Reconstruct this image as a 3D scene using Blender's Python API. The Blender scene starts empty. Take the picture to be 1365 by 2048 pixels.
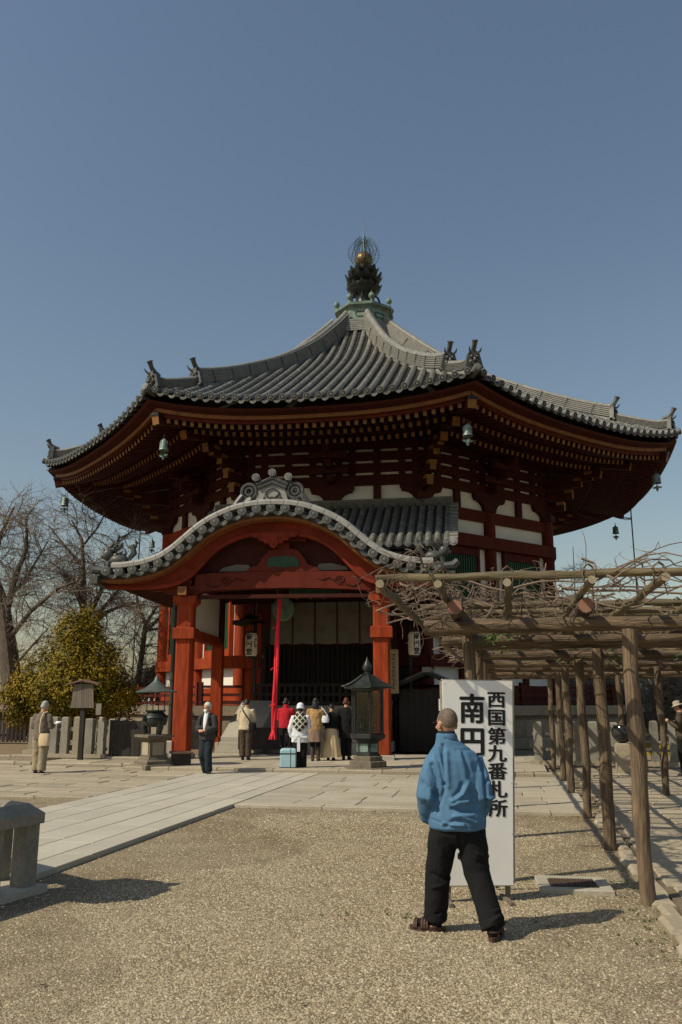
import bpy, bmesh, math, random
import numpy as np
from mathutils import Vector, Matrix, Quaternion
PI = math.pi
R = math.radians
rnd = random.Random(7)
S = bpy.context.scene
COL = S.collection

# ------------------------------------------------------------------ camera
CAM_H, FPX, HOR = 1.6, 1690.0, 1405.0
TILT = math.atan((HOR-1024)/FPX)
cd = bpy.data.cameras.new('camera'); cam = bpy.data.objects.new('camera', cd); COL.objects.link(cam)
cd.sensor_fit = 'VERTICAL'; cd.sensor_height = 24.0; cd.lens = FPX/2048*24.0
cd.clip_start = 0.05; cd.clip_end = 3000
cam.location = (0, 0, CAM_H); cam.rotation_euler = (PI/2+TILT, 0, 0)
S.camera = cam
# ------------------------------------------------------------------ sky, sun, exposure
SUN = Vector((-0.90, -0.45, 1.0)).normalized()
w = bpy.data.worlds.new('World'); S.world = w; w.use_nodes = True
nt = w.node_tree; nt.nodes.clear()
sky = nt.nodes.new('ShaderNodeTexSky'); sky.sky_type = 'NISHITA'; sky.sun_disc = False
sky.sun_elevation = math.asin(SUN.z); sky.sun_rotation = math.atan2(SUN.x, SUN.y)
sky.altitude = 100; sky.air_density = 1.5; sky.dust_density = 1.5; sky.ozone_density = 0.6
bg = nt.nodes.new('ShaderNodeBackground'); bg.inputs[1].default_value = 0.087
wo = nt.nodes.new('ShaderNodeOutputWorld')
nt.links.new(sky.outputs[0], bg.inputs[0]); nt.links.new(bg.outputs[0], wo.inputs[0])
sd = bpy.data.lights.new('sun', 'SUN'); sd.energy = 4.2; sd.angle = R(0.53); sd.color = (1.0, 0.90, 0.70)
so = bpy.data.objects.new('sun', sd); COL.objects.link(so)
so.rotation_euler = SUN.to_track_quat('Z', 'Y').to_euler()
S.view_settings.view_transform = 'Standard'; S.view_settings.look = 'None'
S.view_settings.gamma = 1.0; S.view_settings.exposure = 0.0; S.view_settings.use_curve_mapping = False

# ------------------------------------------------------------------ materials
def mat(name, c, rough=0.75, var=0.25, scale=4.0, bump=0.0, bscale=None, stretch=(1,1,1), objvar=0.0, metal=0.0,
        c2=None, c2scale=1.5, c2amt=0.5, detail=5.0, spec=0.35, generated=False):
    m = bpy.data.materials.new(name); m.use_nodes = True
    t = m.node_tree; n = t.nodes; L = t.links; b = n['Principled BSDF']
    b.inputs['Roughness'].default_value = rough; b.inputs['Metallic'].default_value = metal
    b.inputs['Specular IOR Level'].default_value = spec
    tc = n.new('ShaderNodeTexCoord'); mp = n.new('ShaderNodeMapping'); mp.inputs['Scale'].default_value = stretch
    L.new(tc.outputs['Object'], mp.inputs[0])
    oi = n.new('ShaderNodeObjectInfo')
    add = n.new('ShaderNodeVectorMath'); add.operation = 'ADD'
    sc_ = n.new('ShaderNodeVectorMath'); sc_.operation = 'SCALE'; sc_.inputs[3].default_value = 37.0
    L.new(oi.outputs['Random'], sc_.inputs[0])
    L.new(mp.outputs[0], add.inputs[0]); L.new(sc_.outputs[0], add.inputs[1])
    nz = n.new('ShaderNodeTexNoise'); nz.inputs['Scale'].default_value = scale; nz.inputs['Detail'].default_value = detail
    nz.inputs['Roughness'].default_value = 0.6
    L.new(add.outputs[0], nz.inputs['Vector'])
    mr = n.new('ShaderNodeMapRange'); mr.inputs[1].default_value = 0.3; mr.inputs[2].default_value = 0.7
    mr.inputs[3].default_value = 1-var; mr.inputs[4].default_value = 1+var
    L.new(nz.outputs['Fac'], mr.inputs[0])
    base = n.new('ShaderNodeRGB'); base.outputs[0].default_value = (*c, 1)
    src = base.outputs[0]
    if c2 is not None:
        n2 = n.new('ShaderNodeTexNoise'); n2.inputs['Scale'].default_value = c2scale; n2.inputs['Detail'].default_value = 6
        L.new(add.outputs[0], n2.inputs['Vector'])
        m2 = n.new('ShaderNodeMapRange'); m2.inputs[1].default_value = 0.45; m2.inputs[2].default_value = 0.68
        m2.inputs[4].default_value = c2amt
        L.new(n2.outputs['Fac'], m2.inputs[0])
        mx = n.new('ShaderNodeMix'); mx.data_type = 'RGBA'; mx.inputs[7].default_value = (*c2, 1)
        L.new(m2.outputs[0], mx.inputs[0]); L.new(src, mx.inputs[6]); src = mx.outputs[2]
    ml = n.new('ShaderNodeVectorMath'); ml.operation = 'SCALE'
    L.new(src, ml.inputs[0])
    if objvar:
        mo = n.new('ShaderNodeMapRange'); mo.inputs[3].default_value = 1-objvar; mo.inputs[4].default_value = 1+objvar
        L.new(oi.outputs['Random'], mo.inputs[0])
        mm = n.new('ShaderNodeMath'); mm.operation = 'MULTIPLY'
        L.new(mr.outputs[0], mm.inputs[0]); L.new(mo.outputs[0], mm.inputs[1]); L.new(mm.outputs[0], ml.inputs[3])
    else:
        L.new(mr.outputs[0], ml.inputs[3])
    L.new(ml.outputs[0], b.inputs['Base Color'])
    if bump:
        nb = n.new('ShaderNodeTexNoise'); nb.inputs['Scale'].default_value = bscale or scale*3; nb.inputs['Detail'].default_value = 6
        L.new(add.outputs[0], nb.inputs['Vector'])
        bp = n.new('ShaderNodeBump'); bp.inputs['Strength'].default_value = bump; bp.inputs['Distance'].default_value = 0.02
        L.new(nb.outputs['Fac'], bp.inputs['Height']); L.new(bp.outputs[0], b.inputs['Normal'])
    return m
M = {}
M['red'] = mat('vermilion_wood', (0.125,0.019,0.009), 0.6, 0.25, 2.5, 0.15, 12, (1,1,0.25), 0.08, c2=(0.085,0.016,0.010), c2scale=1.2, c2amt=0.6, spec=0.15)
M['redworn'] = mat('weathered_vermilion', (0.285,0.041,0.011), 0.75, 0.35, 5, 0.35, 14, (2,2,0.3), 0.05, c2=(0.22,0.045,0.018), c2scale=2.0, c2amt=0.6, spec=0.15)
M['wallred_shaded'] = mat('shaded_hall_vermilion', (0.085,0.014,0.008), 0.7, 0.25, 2.5, 0.15, 12, (1,1,0.25), 0.1, spec=0.15)  # hall red darkened so that its shade sits in the colour
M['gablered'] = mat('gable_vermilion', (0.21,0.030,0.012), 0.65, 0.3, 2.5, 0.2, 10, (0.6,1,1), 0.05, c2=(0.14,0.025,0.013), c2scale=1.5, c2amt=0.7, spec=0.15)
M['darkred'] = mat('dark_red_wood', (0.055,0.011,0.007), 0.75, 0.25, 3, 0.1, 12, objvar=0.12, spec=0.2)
M['ochre'] = mat('ochre_end_grain', (0.22,0.098,0.024), 0.65, 0.3, 6, objvar=0.15)
M['edge'] = mat('amber_eave_board', (0.21,0.08,0.02), 0.6, 0.3, 5, 0.1, 14)
M['white'] = mat('lime_plaster', (0.74,0.72,0.66), 0.85, 0.06, 2.0, c2=(0.6,0.57,0.5), c2scale=1.0, c2amt=0.3)
M['tile'] = mat('smoked_roof_tile', (0.105,0.106,0.096), 0.55, 0.4, 6, 0.08, 20, objvar=0.15, c2=(0.22,0.21,0.19), c2scale=3.0, c2amt=0.5, spec=0.35)
M['pan'] = mat('pan_tile', (0.038,0.038,0.034), 0.9, 0.35, 5, 0.08, 20, c2=(0.07,0.058,0.044), c2scale=2.5, c2amt=0.5, spec=0.1)
M['ridge'] = mat('ridge_tile', (0.20,0.195,0.175), 0.5, 0.25, 6, 0.1, 20, objvar=0.1, c2=(0.28,0.26,0.22), c2scale=2.5, c2amt=0.6)
M['paletile'] = mat('pale_verge_tile', (0.28,0.272,0.248), 0.5, 0.15, 6, 0.05, 20, objvar=0.08)
M['disc'] = mat('eave_disc_tile', (0.13,0.13,0.122), 0.45, 0.25, 10, objvar=0.12)
M['demon'] = mat('demon_tile', (0.07,0.072,0.068), 0.45, 0.35, 10, 0.1, 20)
M['verdigris'] = mat('green_copper', (0.17,0.24,0.19), 0.6, 0.3, 3, c2=(0.09,0.12,0.10), c2scale=2.5, c2amt=0.7, objvar=0.1)
M['bronze'] = mat('dark_bronze', (0.028,0.032,0.028), 0.42, 0.35, 5, 0.05, 20, metal=0.3, c2=(0.05,0.065,0.055), c2scale=3, c2amt=0.5)
M['gold'] = mat('dull_gold', (0.17,0.12,0.065), 0.4, 0.25, 4, metal=0.6, c2=(0.13,0.15,0.10), c2scale=2.0, c2amt=0.6)
M['bellgreen'] = mat('bell_bronze', (0.20,0.27,0.24), 0.5, 0.3, 8, metal=0.2, c2=(0.07,0.08,0.07), c2scale=5, c2amt=0.7)
M['greenwin'] = mat('green_lattice', (0.025,0.075,0.035), 0.6, 0.2, 5)
M['greenpanel'] = mat('green_panel', (0.016,0.055,0.027), 0.6, 0.25, 5)
M['darkwood'] = mat('dark_timber', (0.028,0.022,0.017), 0.7, 0.3, 5, 0.15, 14, (2,2,0.3), 0.15)
M['greywood'] = mat('grey_timber', (0.17,0.14,0.11), 0.85, 0.3, 6, 0.3, 16, (3,3,0.25), 0.15)
M['palewood'] = mat('pale_timber', (0.33,0.24,0.14), 0.75, 0.2, 6, 0.2, 16, (3,3,0.3))
M['basestone'] = mat('hall_base_stone', (0.24,0.20,0.145), 0.85, 0.2, 12, 0.2, 30, objvar=0.15, c2=(0.15,0.125,0.09), c2scale=1.6, c2amt=0.6)
M['granite'] = mat('granite', (0.40,0.37,0.31), 0.8, 0.14, 30, 0.1, 60, objvar=0.12, c2=(0.32,0.28,0.22), c2scale=1.2, c2amt=0.5)
M['pathgranite'] = mat('path_granite', (0.43,0.40,0.325), 0.75, 0.10, 35, 0.08, 60, objvar=0.07, c2=(0.34,0.31,0.25), c2scale=0.9, c2amt=0.5)
M['flag'] = mat('flagstone_stone', (0.34,0.29,0.21), 0.85, 0.15, 18, 0.2, 25, objvar=0.16, c2=(0.27,0.23,0.17), c2scale=1.0, c2amt=0.6)
M['flag2'] = mat('forecourt_stone', (0.385,0.345,0.27), 0.8, 0.12, 18, 0.15, 25, objvar=0.09, c2=(0.26,0.215,0.15), c2scale=0.8, c2amt=0.5)
M['oldstone'] = mat('old_stone', (0.15,0.125,0.09), 0.9, 0.25, 9, 0.3, 18, objvar=0.18, c2=(0.10,0.085,0.065), c2scale=2.0, c2amt=0.6)
M['fencestone'] = mat('fence_granite', (0.24,0.225,0.185), 0.85, 0.2, 25, 0.2, 45, objvar=0.08, c2=(0.13,0.12,0.095), c2scale=2.2, c2amt=0.6)
M['joint'] = mat('joint_soil', (0.16,0.125,0.085), 0.95, 0.25, 15)
M['bronze_black'] = mat('black_iron', (0.022,0.024,0.022), 0.5, 0.3, 8, metal=0.2)
M['pipe'] = mat('drain_pipe_paint', (0.035,0.042,0.034), 0.45, 0.1, 5)
M['bark'] = mat('tree_bark', (0.10,0.078,0.06), 0.95, 0.35, 8, 0.5, 14, (2,2,0.4))
M['twig'] = mat('bare_twigs', (0.235,0.19,0.15), 0.95, 0.25, 2)
M['twigdark'] = mat('dark_twigs', (0.19,0.152,0.122), 0.95, 0.25, 2)
M['log'] = mat('weathered_log', (0.152,0.108,0.068), 0.9, 0.5, 5, 1.0, 12, (6,6,0.5), 0.15, c2=(0.07,0.05,0.034), c2scale=4.0, c2amt=0.9)
M['loglong'] = mat('weathered_log_lying', (0.140,0.100,0.064), 0.9, 0.5, 5, 1.0, 12, (0.5,6,6), 0.15, c2=(0.065,0.047,0.032), c2scale=4.0, c2amt=0.9)
M['bamboo'] = mat('aged_pole', (0.148,0.116,0.064), 0.7, 0.35, 6, 0.4, 14, (0.6,4,4), 0.2, c2=(0.085,0.068,0.042), c2scale=2.5, c2amt=0.8)
M['logdepth'] = mat('weathered_log_deep', (0.096,0.070,0.046), 0.9, 0.5, 5, 0.9, 12, (6,0.5,6), 0.15)
M['cut'] = mat('painted_log_end', (0.27,0.14,0.10), 0.8, 0.25, 12)
M['cutpale'] = mat('pale_log_end', (0.30,0.25,0.17), 0.8, 0.25, 12)
M['vine'] = mat('wisteria_vine', (0.155,0.115,0.085), 0.9, 0.3, 5, objvar=0.15)
M['rope'] = mat('straw_rope', (0.12,0.09,0.06), 0.9, 0.3, 40)
M['board'] = mat('white_sign_paint', (0.84,0.84,0.82), 0.4, 0.03, 1.5, c2=(0.76,0.74,0.68), c2scale=1.4, c2amt=0.5)
M['ink'] = mat('black_ink', (0.012,0.012,0.013), 0.5, 0.1, 5)
M['paper'] = mat('lantern_paper', (0.74,0.68,0.54), 0.8, 0.06, 5)
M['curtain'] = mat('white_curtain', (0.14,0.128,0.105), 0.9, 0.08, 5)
M['crest'] = mat('faded_crest', (0.14,0.13,0.11), 0.9, 0.1, 5)
M['redcloth'] = mat('red_rope_cloth', (0.68,0.02,0.035), 0.65, 0.15, 6, 0.2, 20)
M['skin'] = mat('skin', (0.46,0.25,0.16), 0.55, 0.08, 8)
M['scalp'] = mat('shaved_scalp', (0.15,0.108,0.078), 0.7, 0.25, 14, 0.25, 260, c2=(0.075,0.062,0.052), c2scale=45, c2amt=0.7)
M['hairwhite'] = mat('white_hair', (0.58,0.57,0.53), 0.7, 0.2, 30, 0.4, 60)
M['hairgrey'] = mat('grey_hair', (0.34,0.33,0.31), 0.7, 0.25, 30, 0.4, 60)
M['hairblack'] = mat('black_hair', (0.014,0.011,0.010), 0.45, 0.3, 30, 0.4, 60)
M['hairbrown'] = mat('brown_hair', (0.10,0.03,0.015), 0.5, 0.3, 30, 0.4, 60)
def cloth(name, c, rough=0.9, var=0.12, bump=0.35, bscale=9): return mat(name, c, rough, var, 7, bump, bscale, (1,1,0.45), spec=0.15)
M['blue'] = cloth('blue_cotton', (0.078,0.168,0.28), var=0.14)
M['black'] = cloth('black_cloth', (0.012,0.012,0.013))
M['charcoal'] = cloth('charcoal_cloth', (0.045,0.043,0.042))
M['greyjacket'] = cloth('grey_brown_wool', (0.15,0.125,0.10))
M['khaki'] = cloth('khaki_cotton', (0.30,0.25,0.17))
M['navy'] = cloth('navy_cloth', (0.022,0.028,0.036))
M['cream'] = cloth('cream_jacket', (0.52,0.43,0.29))
M['browncloth'] = cloth('brown_trousers', (0.075,0.055,0.04))
M['redjacket'] = cloth('red_jacket', (0.42,0.02,0.03))
M['whitecloth'] = cloth('white_cotton', (0.66,0.68,0.72))
M['tan'] = cloth('tan_coat', (0.36,0.22,0.10))
M['taupe'] = cloth('taupe_skirt', (0.20,0.14,0.10))
M['creamskirt'] = cloth('cream_skirt', (0.55,0.43,0.26))
M['canvas'] = cloth('canvas_bag', (0.56,0.44,0.29))
M['mask'] = cloth('white_mask', (0.80,0.79,0.76), bump=0.1)
M['sandal'] = mat('sandal_leather', (0.055,0.028,0.020), 0.6, 0.2, 10)
M['suitcase'] = mat('pale_blue_shell', (0.30,0.46,0.52), 0.4, 0.06, 5, 0.05, 30)
M['glassy'] = mat('smoked_glass', (0.03,0.032,0.03), 0.08, 0.05, 3, spec=0.5)
M['iron'] = mat('rusty_grate', (0.085,0.055,0.042), 0.7, 0.3, 14, 0.2, 40)
M['concrete'] = mat('concrete_frame', (0.36,0.33,0.26), 0.85, 0.15, 14, 0.2, 40)
M['copperroof'] = mat('patina_metal_roof', (0.085,0.10,0.09), 0.5, 0.2, 5, metal=0.2)
M['yellow'] = mat('yellow_board', (0.35,0.26,0.03), 0.7, 0.2, 6)
M['brownroof'] = mat('rust_rail', (0.17,0.10,0.075), 0.6, 0.2, 5)
def plaid_mat():
    m = mat('black_white_plaid', (0.02,0.02,0.02), 0.9, 0.1, 5)
    n = m.node_tree.nodes; L = m.node_tree.links; b = n['Principled BSDF']
    tc = n.new('ShaderNodeTexCoord'); outs = []
    for a in (45, -45):
        mp = n.new('ShaderNodeMapping'); mp.inputs['Rotation'].default_value = (0, R(a), 0)
        L.new(tc.outputs['Object'], mp.inputs[0])
        wv = n.new('ShaderNodeTexWave'); wv.inputs['Scale'].default_value = 3.2; wv.bands_direction = 'X'
        L.new(mp.outputs[0], wv.inputs['Vector'])
        g = n.new('ShaderNodeMath'); g.operation = 'GREATER_THAN'; g.inputs[1].default_value = 0.86
        L.new(wv.outputs['Fac'], g.inputs[0]); outs.append(g)
    a = n.new('ShaderNodeMath'); a.operation = 'MAXIMUM'
    L.new(outs[0].outputs[0], a.inputs[0]); L.new(outs[1].outputs[0], a.inputs[1])
    mx = n.new('ShaderNodeMix'); mx.data_type = 'RGBA'
    mx.inputs[6].default_value = (0.02,0.022,0.02,1); mx.inputs[7].default_value = (0.5,0.48,0.40,1)
    L.new(a.outputs[0], mx.inputs[0]); L.new(mx.outputs[2], b.inputs['Base Color'])
    return m
M['plaid'] = plaid_mat()
def leaf_mat():
    m = mat('evergreen_leaf', (0.24,0.165,0.010), 0.6, 0.4, 3.0, c2=(0.060,0.070,0.008), c2scale=0.9, c2amt=0.95, spec=0.2)
    return m
M['leaf'] = leaf_mat()
M['weed'] = mat('green_weed', (0.06,0.09,0.02), 0.7, 0.3, 5)
def gravel_mat():
    m=bpy.data.materials.new('gravel_ground'); m.use_nodes=True; n=m.node_tree.nodes; L=m.node_tree.links; b=n['Principled BSDF']
    b.inputs['Roughness'].default_value=.95; b.inputs['Specular IOR Level'].default_value=.1
    tc=n.new('ShaderNodeTexCoord'); vo=n.new('ShaderNodeTexVoronoi'); vo.inputs['Scale'].default_value=92; L.new(tc.outputs['Object'],vo.inputs['Vector'])
    sp=n.new('ShaderNodeSeparateColor'); L.new(vo.outputs['Color'],sp.inputs[0])
    cr=n.new('ShaderNodeValToRGB'); e_=cr.color_ramp.elements; e_[0].position=0; e_[0].color=(.155,.115,.072,1); e_[1].position=1; e_[1].color=(.44,.375,.275,1)
    for q,c in ((.3,(.25,.20,.125,1)),(.7,(.33,.27,.175,1)),(.88,(.37,.33,.25,1))): k=cr.color_ramp.elements.new(q); k.color=c
    L.new(sp.outputs[0],cr.inputs[0])
    dr=n.new('ShaderNodeMapRange'); dr.inputs[1].default_value=.25; dr.inputs[2].default_value=.75; dr.inputs[3].default_value=1.08; dr.inputs[4].default_value=.66; L.new(vo.outputs['Distance'],dr.inputs[0])
    n1=n.new('ShaderNodeTexNoise'); n1.inputs['Scale'].default_value=.33; n1.inputs['Detail'].default_value=7; n1.inputs['Roughness'].default_value=.62; L.new(tc.outputs['Object'],n1.inputs['Vector'])
    m1=n.new('ShaderNodeMapRange'); m1.inputs[1].default_value=.46; m1.inputs[2].default_value=.66; m1.inputs[4].default_value=.75; L.new(n1.outputs['Fac'],m1.inputs[0])
    mx=n.new('ShaderNodeMix'); mx.data_type='RGBA'; mx.inputs[7].default_value=(.185,.128,.065,1); L.new(m1.outputs[0],mx.inputs[0]); L.new(cr.outputs[0],mx.inputs[6])
    n2=n.new('ShaderNodeTexNoise'); n2.inputs['Scale'].default_value=2.2; n2.inputs['Detail'].default_value=5; L.new(tc.outputs['Object'],n2.inputs['Vector'])
    m2=n.new('ShaderNodeMapRange'); m2.inputs[1].default_value=.3; m2.inputs[2].default_value=.7; m2.inputs[3].default_value=.84; m2.inputs[4].default_value=1.14; L.new(n2.outputs['Fac'],m2.inputs[0])
    mm=n.new('ShaderNodeMath'); mm.operation='MULTIPLY'; L.new(dr.outputs[0],mm.inputs[0]); L.new(m2.outputs[0],mm.inputs[1])
    ml=n.new('ShaderNodeVectorMath'); ml.operation='SCALE'; L.new(mx.outputs[2],ml.inputs[0]); L.new(mm.outputs[0],ml.inputs[3]); L.new(ml.outputs[0],b.inputs['Base Color'])
    bp=n.new('ShaderNodeBump'); bp.invert=True; bp.inputs['Strength'].default_value=.8; bp.inputs['Distance'].default_value=.008; L.new(vo.outputs['Distance'],bp.inputs['Height']); L.new(bp.outputs[0],b.inputs['Normal'])
    return m
M['gravel'] = gravel_mat()
def pebble_mat():
    m = bpy.data.materials.new('pebbles'); m.use_nodes = True
    n = m.node_tree.nodes; L = m.node_tree.links; b = n['Principled BSDF']; b.inputs['Roughness'].default_value = 0.8
    at_ = n.new('ShaderNodeAttribute'); at_.attribute_name = 'tone'
    cr = n.new('ShaderNodeValToRGB'); e = cr.color_ramp.elements
    e[0].position = 0; e[0].color = (0.16,0.12,0.075,1); e[1].position = 1; e[1].color = (0.62,0.54,0.40,1)
    k = cr.color_ramp.elements.new(0.5); k.color = (0.37,0.30,0.19,1)
    k = cr.color_ramp.elements.new(0.7); k.color = (0.40,0.345,0.25,1)
    L.new(at_.outputs['Fac'], cr.inputs[0]); L.new(cr.outputs[0], b.inputs['Base Color'])
    return m
M['pebble'] = pebble_mat()

# ------------------------------------------------------------------ mesh helpers
class MB:
    def __init__(s): s.v = []; s.f = []; s.m = []
    def add(s, vs, fs, mi=0):
        o = len(s.v); s.v += [tuple(v) for v in vs]; s.f += [tuple(i+o for i in f) for f in fs]
        s.m += ([mi]*len(fs) if isinstance(mi, int) else list(mi))
    def box(s, c, d, rz=0.0, mi=0, mx=None, taper=1.0, ends=None):
        """ends: dict face-> material; order: bottom, top, -y, +x, +y, -x"""
        hx, hy, hz = d[0]/2, d[1]/2, d[2]/2
        vs = [(-hx,-hy,-hz),(hx,-hy,-hz),(hx,hy,-hz),(-hx,hy,-hz)] + [(x*taper,y*taper,hz) for x,y in ((-hx,-hy),(hx,-hy),(hx,hy),(-hx,hy))]
        m = Matrix.Translation(c) @ (mx if mx is not None else Matrix.Rotation(rz, 4, 'Z'))
        fs = [(3,2,1,0),(4,5,6,7),(0,1,5,4),(1,2,6,5),(2,3,7,6),(3,0,4,7)]
        mm = [mi]*6
        for k, q in (ends or {}).items(): mm[k] = q
        s.add([m @ Vector(v) for v in vs], fs, mm)
    def bbox(s, c, d, bev=0.015, rz=0.0, mi=0, jit=0.0):
        """box whose upper edges are chamfered"""
        hx, hy, hz = d[0]/2, d[1]/2, d[2]/2
        q = [(-hx,-hy),(hx,-hy),(hx,hy),(-hx,hy)]
        q = [(x+rnd.uniform(-jit,jit), y+rnd.uniform(-jit,jit)) for x, y in q]
        vs = [(x,y,-hz) for x,y in q]+[(x,y,hz-bev) for x,y in q]
        vs += [(x-math.copysign(bev,x), y-math.copysign(bev,y), hz) for x,y in q]
        fs = [(3,2,1,0)]
        for l in (0,4):
            for i in range(4): j=(i+1)%4; fs.append((l+i,l+j,l+4+j,l+4+i))
        fs.append((8,9,10,11))
        m = Matrix.Translation(c) @ Matrix.Rotation(rz,4,'Z')
        s.add([m @ Vector(v) for v in vs], fs, mi)
    def beam(s, a, b, w_, h, mi=0, ends=None):
        """box from a to b, w_ wide, h high"""
        a, b = Vector(a), Vector(b); d = (b-a); L_ = d.length; d.normalize()
        up = Vector((0,0,1)); x = d.cross(up)
        x = Vector((1,0,0)) if x.length < 1e-4 else x.normalized()
        z = x.cross(d)
        m = Matrix((x, d, z)).transposed().to_4x4()
        s.box((a+b)/2, (w_, L_, h), mx=m, mi=mi, ends=ends)
    def tube(s, pts, rad, n=8, mi=0, caps=True, capmi=None, flat=None):
        pts = [Vector(p) for p in pts]
        if not hasattr(rad, '__len__'): rad = [rad]*len(pts)
        vs = []; fs = []; ref = None
        for i, p in enumerate(pts):
            t = (pts[min(i+1,len(pts)-1)] - pts[max(i-1,0)])
            t = t.normalized() if t.length > 1e-9 else Vector((0,0,1))
            if ref is None:
                ref = t.orthogonal().normalized()
            ref = (ref - t*ref.dot(t)); ref = ref.normalized() if ref.length > 1e-6 else t.orthogonal().normalized()
            y = t.cross(ref)
            for k in range(n):
                a = 2*PI*k/n; vs.append(p + (ref*math.cos(a) + y*math.sin(a))*rad[i])
        for i in range(len(pts)-1):
            for k in range(n):
                k2 = (k+1)%n; fs.append((i*n+k, i*n+k2, (i+1)*n+k2, (i+1)*n+k))
        mm = [mi]*len(fs)
        if caps:
            fs.append(tuple(range(n-1,-1,-1))); fs.append(tuple((len(pts)-1)*n+k for k in range(n)))
            mm += [mi if capmi is None else capmi]*2
        s.add(vs, fs, mm)
    def lathe(s, prof, n=16, c=(0,0,0), mi=0, ph=0.0):
        vs = []; fs = []
        for r_, z in prof:
            for k in range(n):
                a = 2*PI*k/n+ph; vs.append((c[0]+r_*math.cos(a), c[1]+r_*math.sin(a), c[2]+z))
        for i in range(len(prof)-1):
            for k in range(n):
                k2=(k+1)%n; fs.append((i*n+k,i*n+k2,(i+1)*n+k2,(i+1)*n+k))
        fs.append(tuple(range(n-1,-1,-1))); fs.append(tuple((len(prof)-1)*n+k for k in range(n)))
        s.add(vs, fs, mi)
    def loft(s, secs, n=16, mi=0, mx=None):
        """stacked ellipses (x, y, z, rx, ry)"""
        vs = []; fs = []
        for x,y,z,rx,ry in secs:
            for k in range(n):
                a = 2*PI*k/n; vs.append(Vector((x+rx*math.cos(a), y+ry*math.sin(a), z)))
        if mx is not None: vs = [mx @ v for v in vs]
        for i in range(len(secs)-1):
            for k in range(n):
                k2=(k+1)%n; fs.append((i*n+k,i*n+k2,(i+1)*n+k2,(i+1)*n+k))
        fs.append(tuple(range(n-1,-1,-1))); fs.append(tuple((len(secs)-1)*n+k for k in range(n)))
        s.add(vs, fs, mi)
    def ball(s, c, r_, n=10, mi=0, mx=None):
        if not hasattr(r_, '__len__'): r_ = (r_,r_,r_)
        secs = []
        m_ = max(5, n//2+1)
        for i in range(m_):
            a = -PI/2 + PI*(i+0.0)/(m_-1); ca = max(math.cos(a), 0.02)
            secs.append((0,0,math.sin(a)*r_[2], r_[0]*ca, r_[1]*ca))
        t = Matrix.Translation(c)
        s.loft(secs, n, mi, t if mx is None else t @ mx)
    def prism(s, poly, y0, y1, mi=0, mx=None, cap=None):
        """polygon in x,z extruded along y from y0 to y1"""
        n = len(poly); vs = [Vector((x,y0,z)) for x,z in poly]+[Vector((x,y1,z)) for x,z in poly]
        if mx is not None: vs = [mx @ v for v in vs]
        fs = [tuple(range(n)), tuple(range(2*n-1,n-1,-1))]+[((i+1)%n, i, n+i, n+(i+1)%n) for i in range(n)]
        s.add(vs, fs, [mi if cap is None else cap]*2+[mi]*n)
    def sweep(s, prof, frames, mi=0, caps=True):
        """prof [(u,v)] ; frames [(origin, U, V)]"""
        n = len(prof); vs = []; fs = []
        for o,U,V in frames:
            for a,b in prof: vs.append(Vector(o)+Vector(U)*a+Vector(V)*b)
        for i in range(len(frames)-1):
            for k in range(n):
                k2=(k+1)%n; fs.append((i*n+k,i*n+k2,(i+1)*n+k2,(i+1)*n+k))
        if caps: fs.append(tuple(range(n-1,-1,-1))); fs.append(tuple((len(frames)-1)*n+k for k in range(n)))
        s.add(vs, fs, mi)
    def grid(s, rows, mi=0, flip=False):
        n = len(rows[0]); o=[v for r_ in rows for v in r_]; fs=[]
        for i in range(len(rows)-1):
            for k in range(n-1):
                q=(i*n+k,i*n+k+1,(i+1)*n+k+1,(i+1)*n+k); fs.append(q[::-1] if flip else q)
        s.add(o, fs, mi)
    def mesh(s, name, mats):
        me = bpy.data.meshes.new(name); me.from_pydata(s.v, [], s.f)
        for m in (mats if isinstance(mats,(list,tuple)) else [mats]): me.materials.append(M[m] if isinstance(m,str) else m)
        if any(s.m): me.polygons.foreach_set('material_index', s.m)
        me.update(); return me
    def build(s, name, mats, parent=None, smooth=False, loc=None, rotz=0.0, fixn=True):
        me = s.mesh(name, mats)
        if fixn:
            bm = bmesh.new(); bm.from_mesh(me); bmesh.ops.recalc_face_normals(bm, faces=bm.faces); bm.to_mesh(me); bm.free()
        if smooth:
            me.polygons.foreach_set('use_smooth', [True]*len(me.polygons))
            try: me.set_sharp_from_angle(angle=R(smooth if smooth is not True else 40))
            except Exception: pass
        return link(name, me, parent, loc, rotz)
def link(name, me, parent=None, loc=None, rotz=0.0):
    o = bpy.data.objects.new(name, me); COL.objects.link(o)
    if parent is not None: o.parent = parent
    if loc is not None: o.location = loc
    if rotz: o.rotation_euler = (0,0,rotz)
    return o
def tag(o, label, cat, group=None):
    o['label'] = label; o['category'] = cat
    if group: o['group'] = group
    return o
def thing(name, label, cat, loc=(0,0,0), rotz=0.0, group=None):
    o = bpy.data.objects.new(name, None); COL.objects.link(o); o.empty_display_size = 0.1
    o.location = loc; o.rotation_euler = (0,0,rotz)
    return tag(o, label, cat, group)
def struct(o): o['kind'] = 'structure'; return o
def stuff(o): o['kind'] = 'stuff'; return o
def copy_tree(o, parent=None):
    c = o.copy(); COL.objects.link(c)
    if parent is not None: c.parent = parent
    for ch in list(o.children): copy_tree(ch, c)
    return c
def noisy(pts, amp): return [Vector(p)+Vector((rnd.uniform(-amp,amp),rnd.uniform(-amp,amp),rnd.uniform(-amp,amp))) for p in pts]
def seg(a, b, n, amp=0.0):
    a, b = Vector(a), Vector(b)
    return noisy([a+(b-a)*(i/n) for i in range(n+1)], amp)
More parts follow.
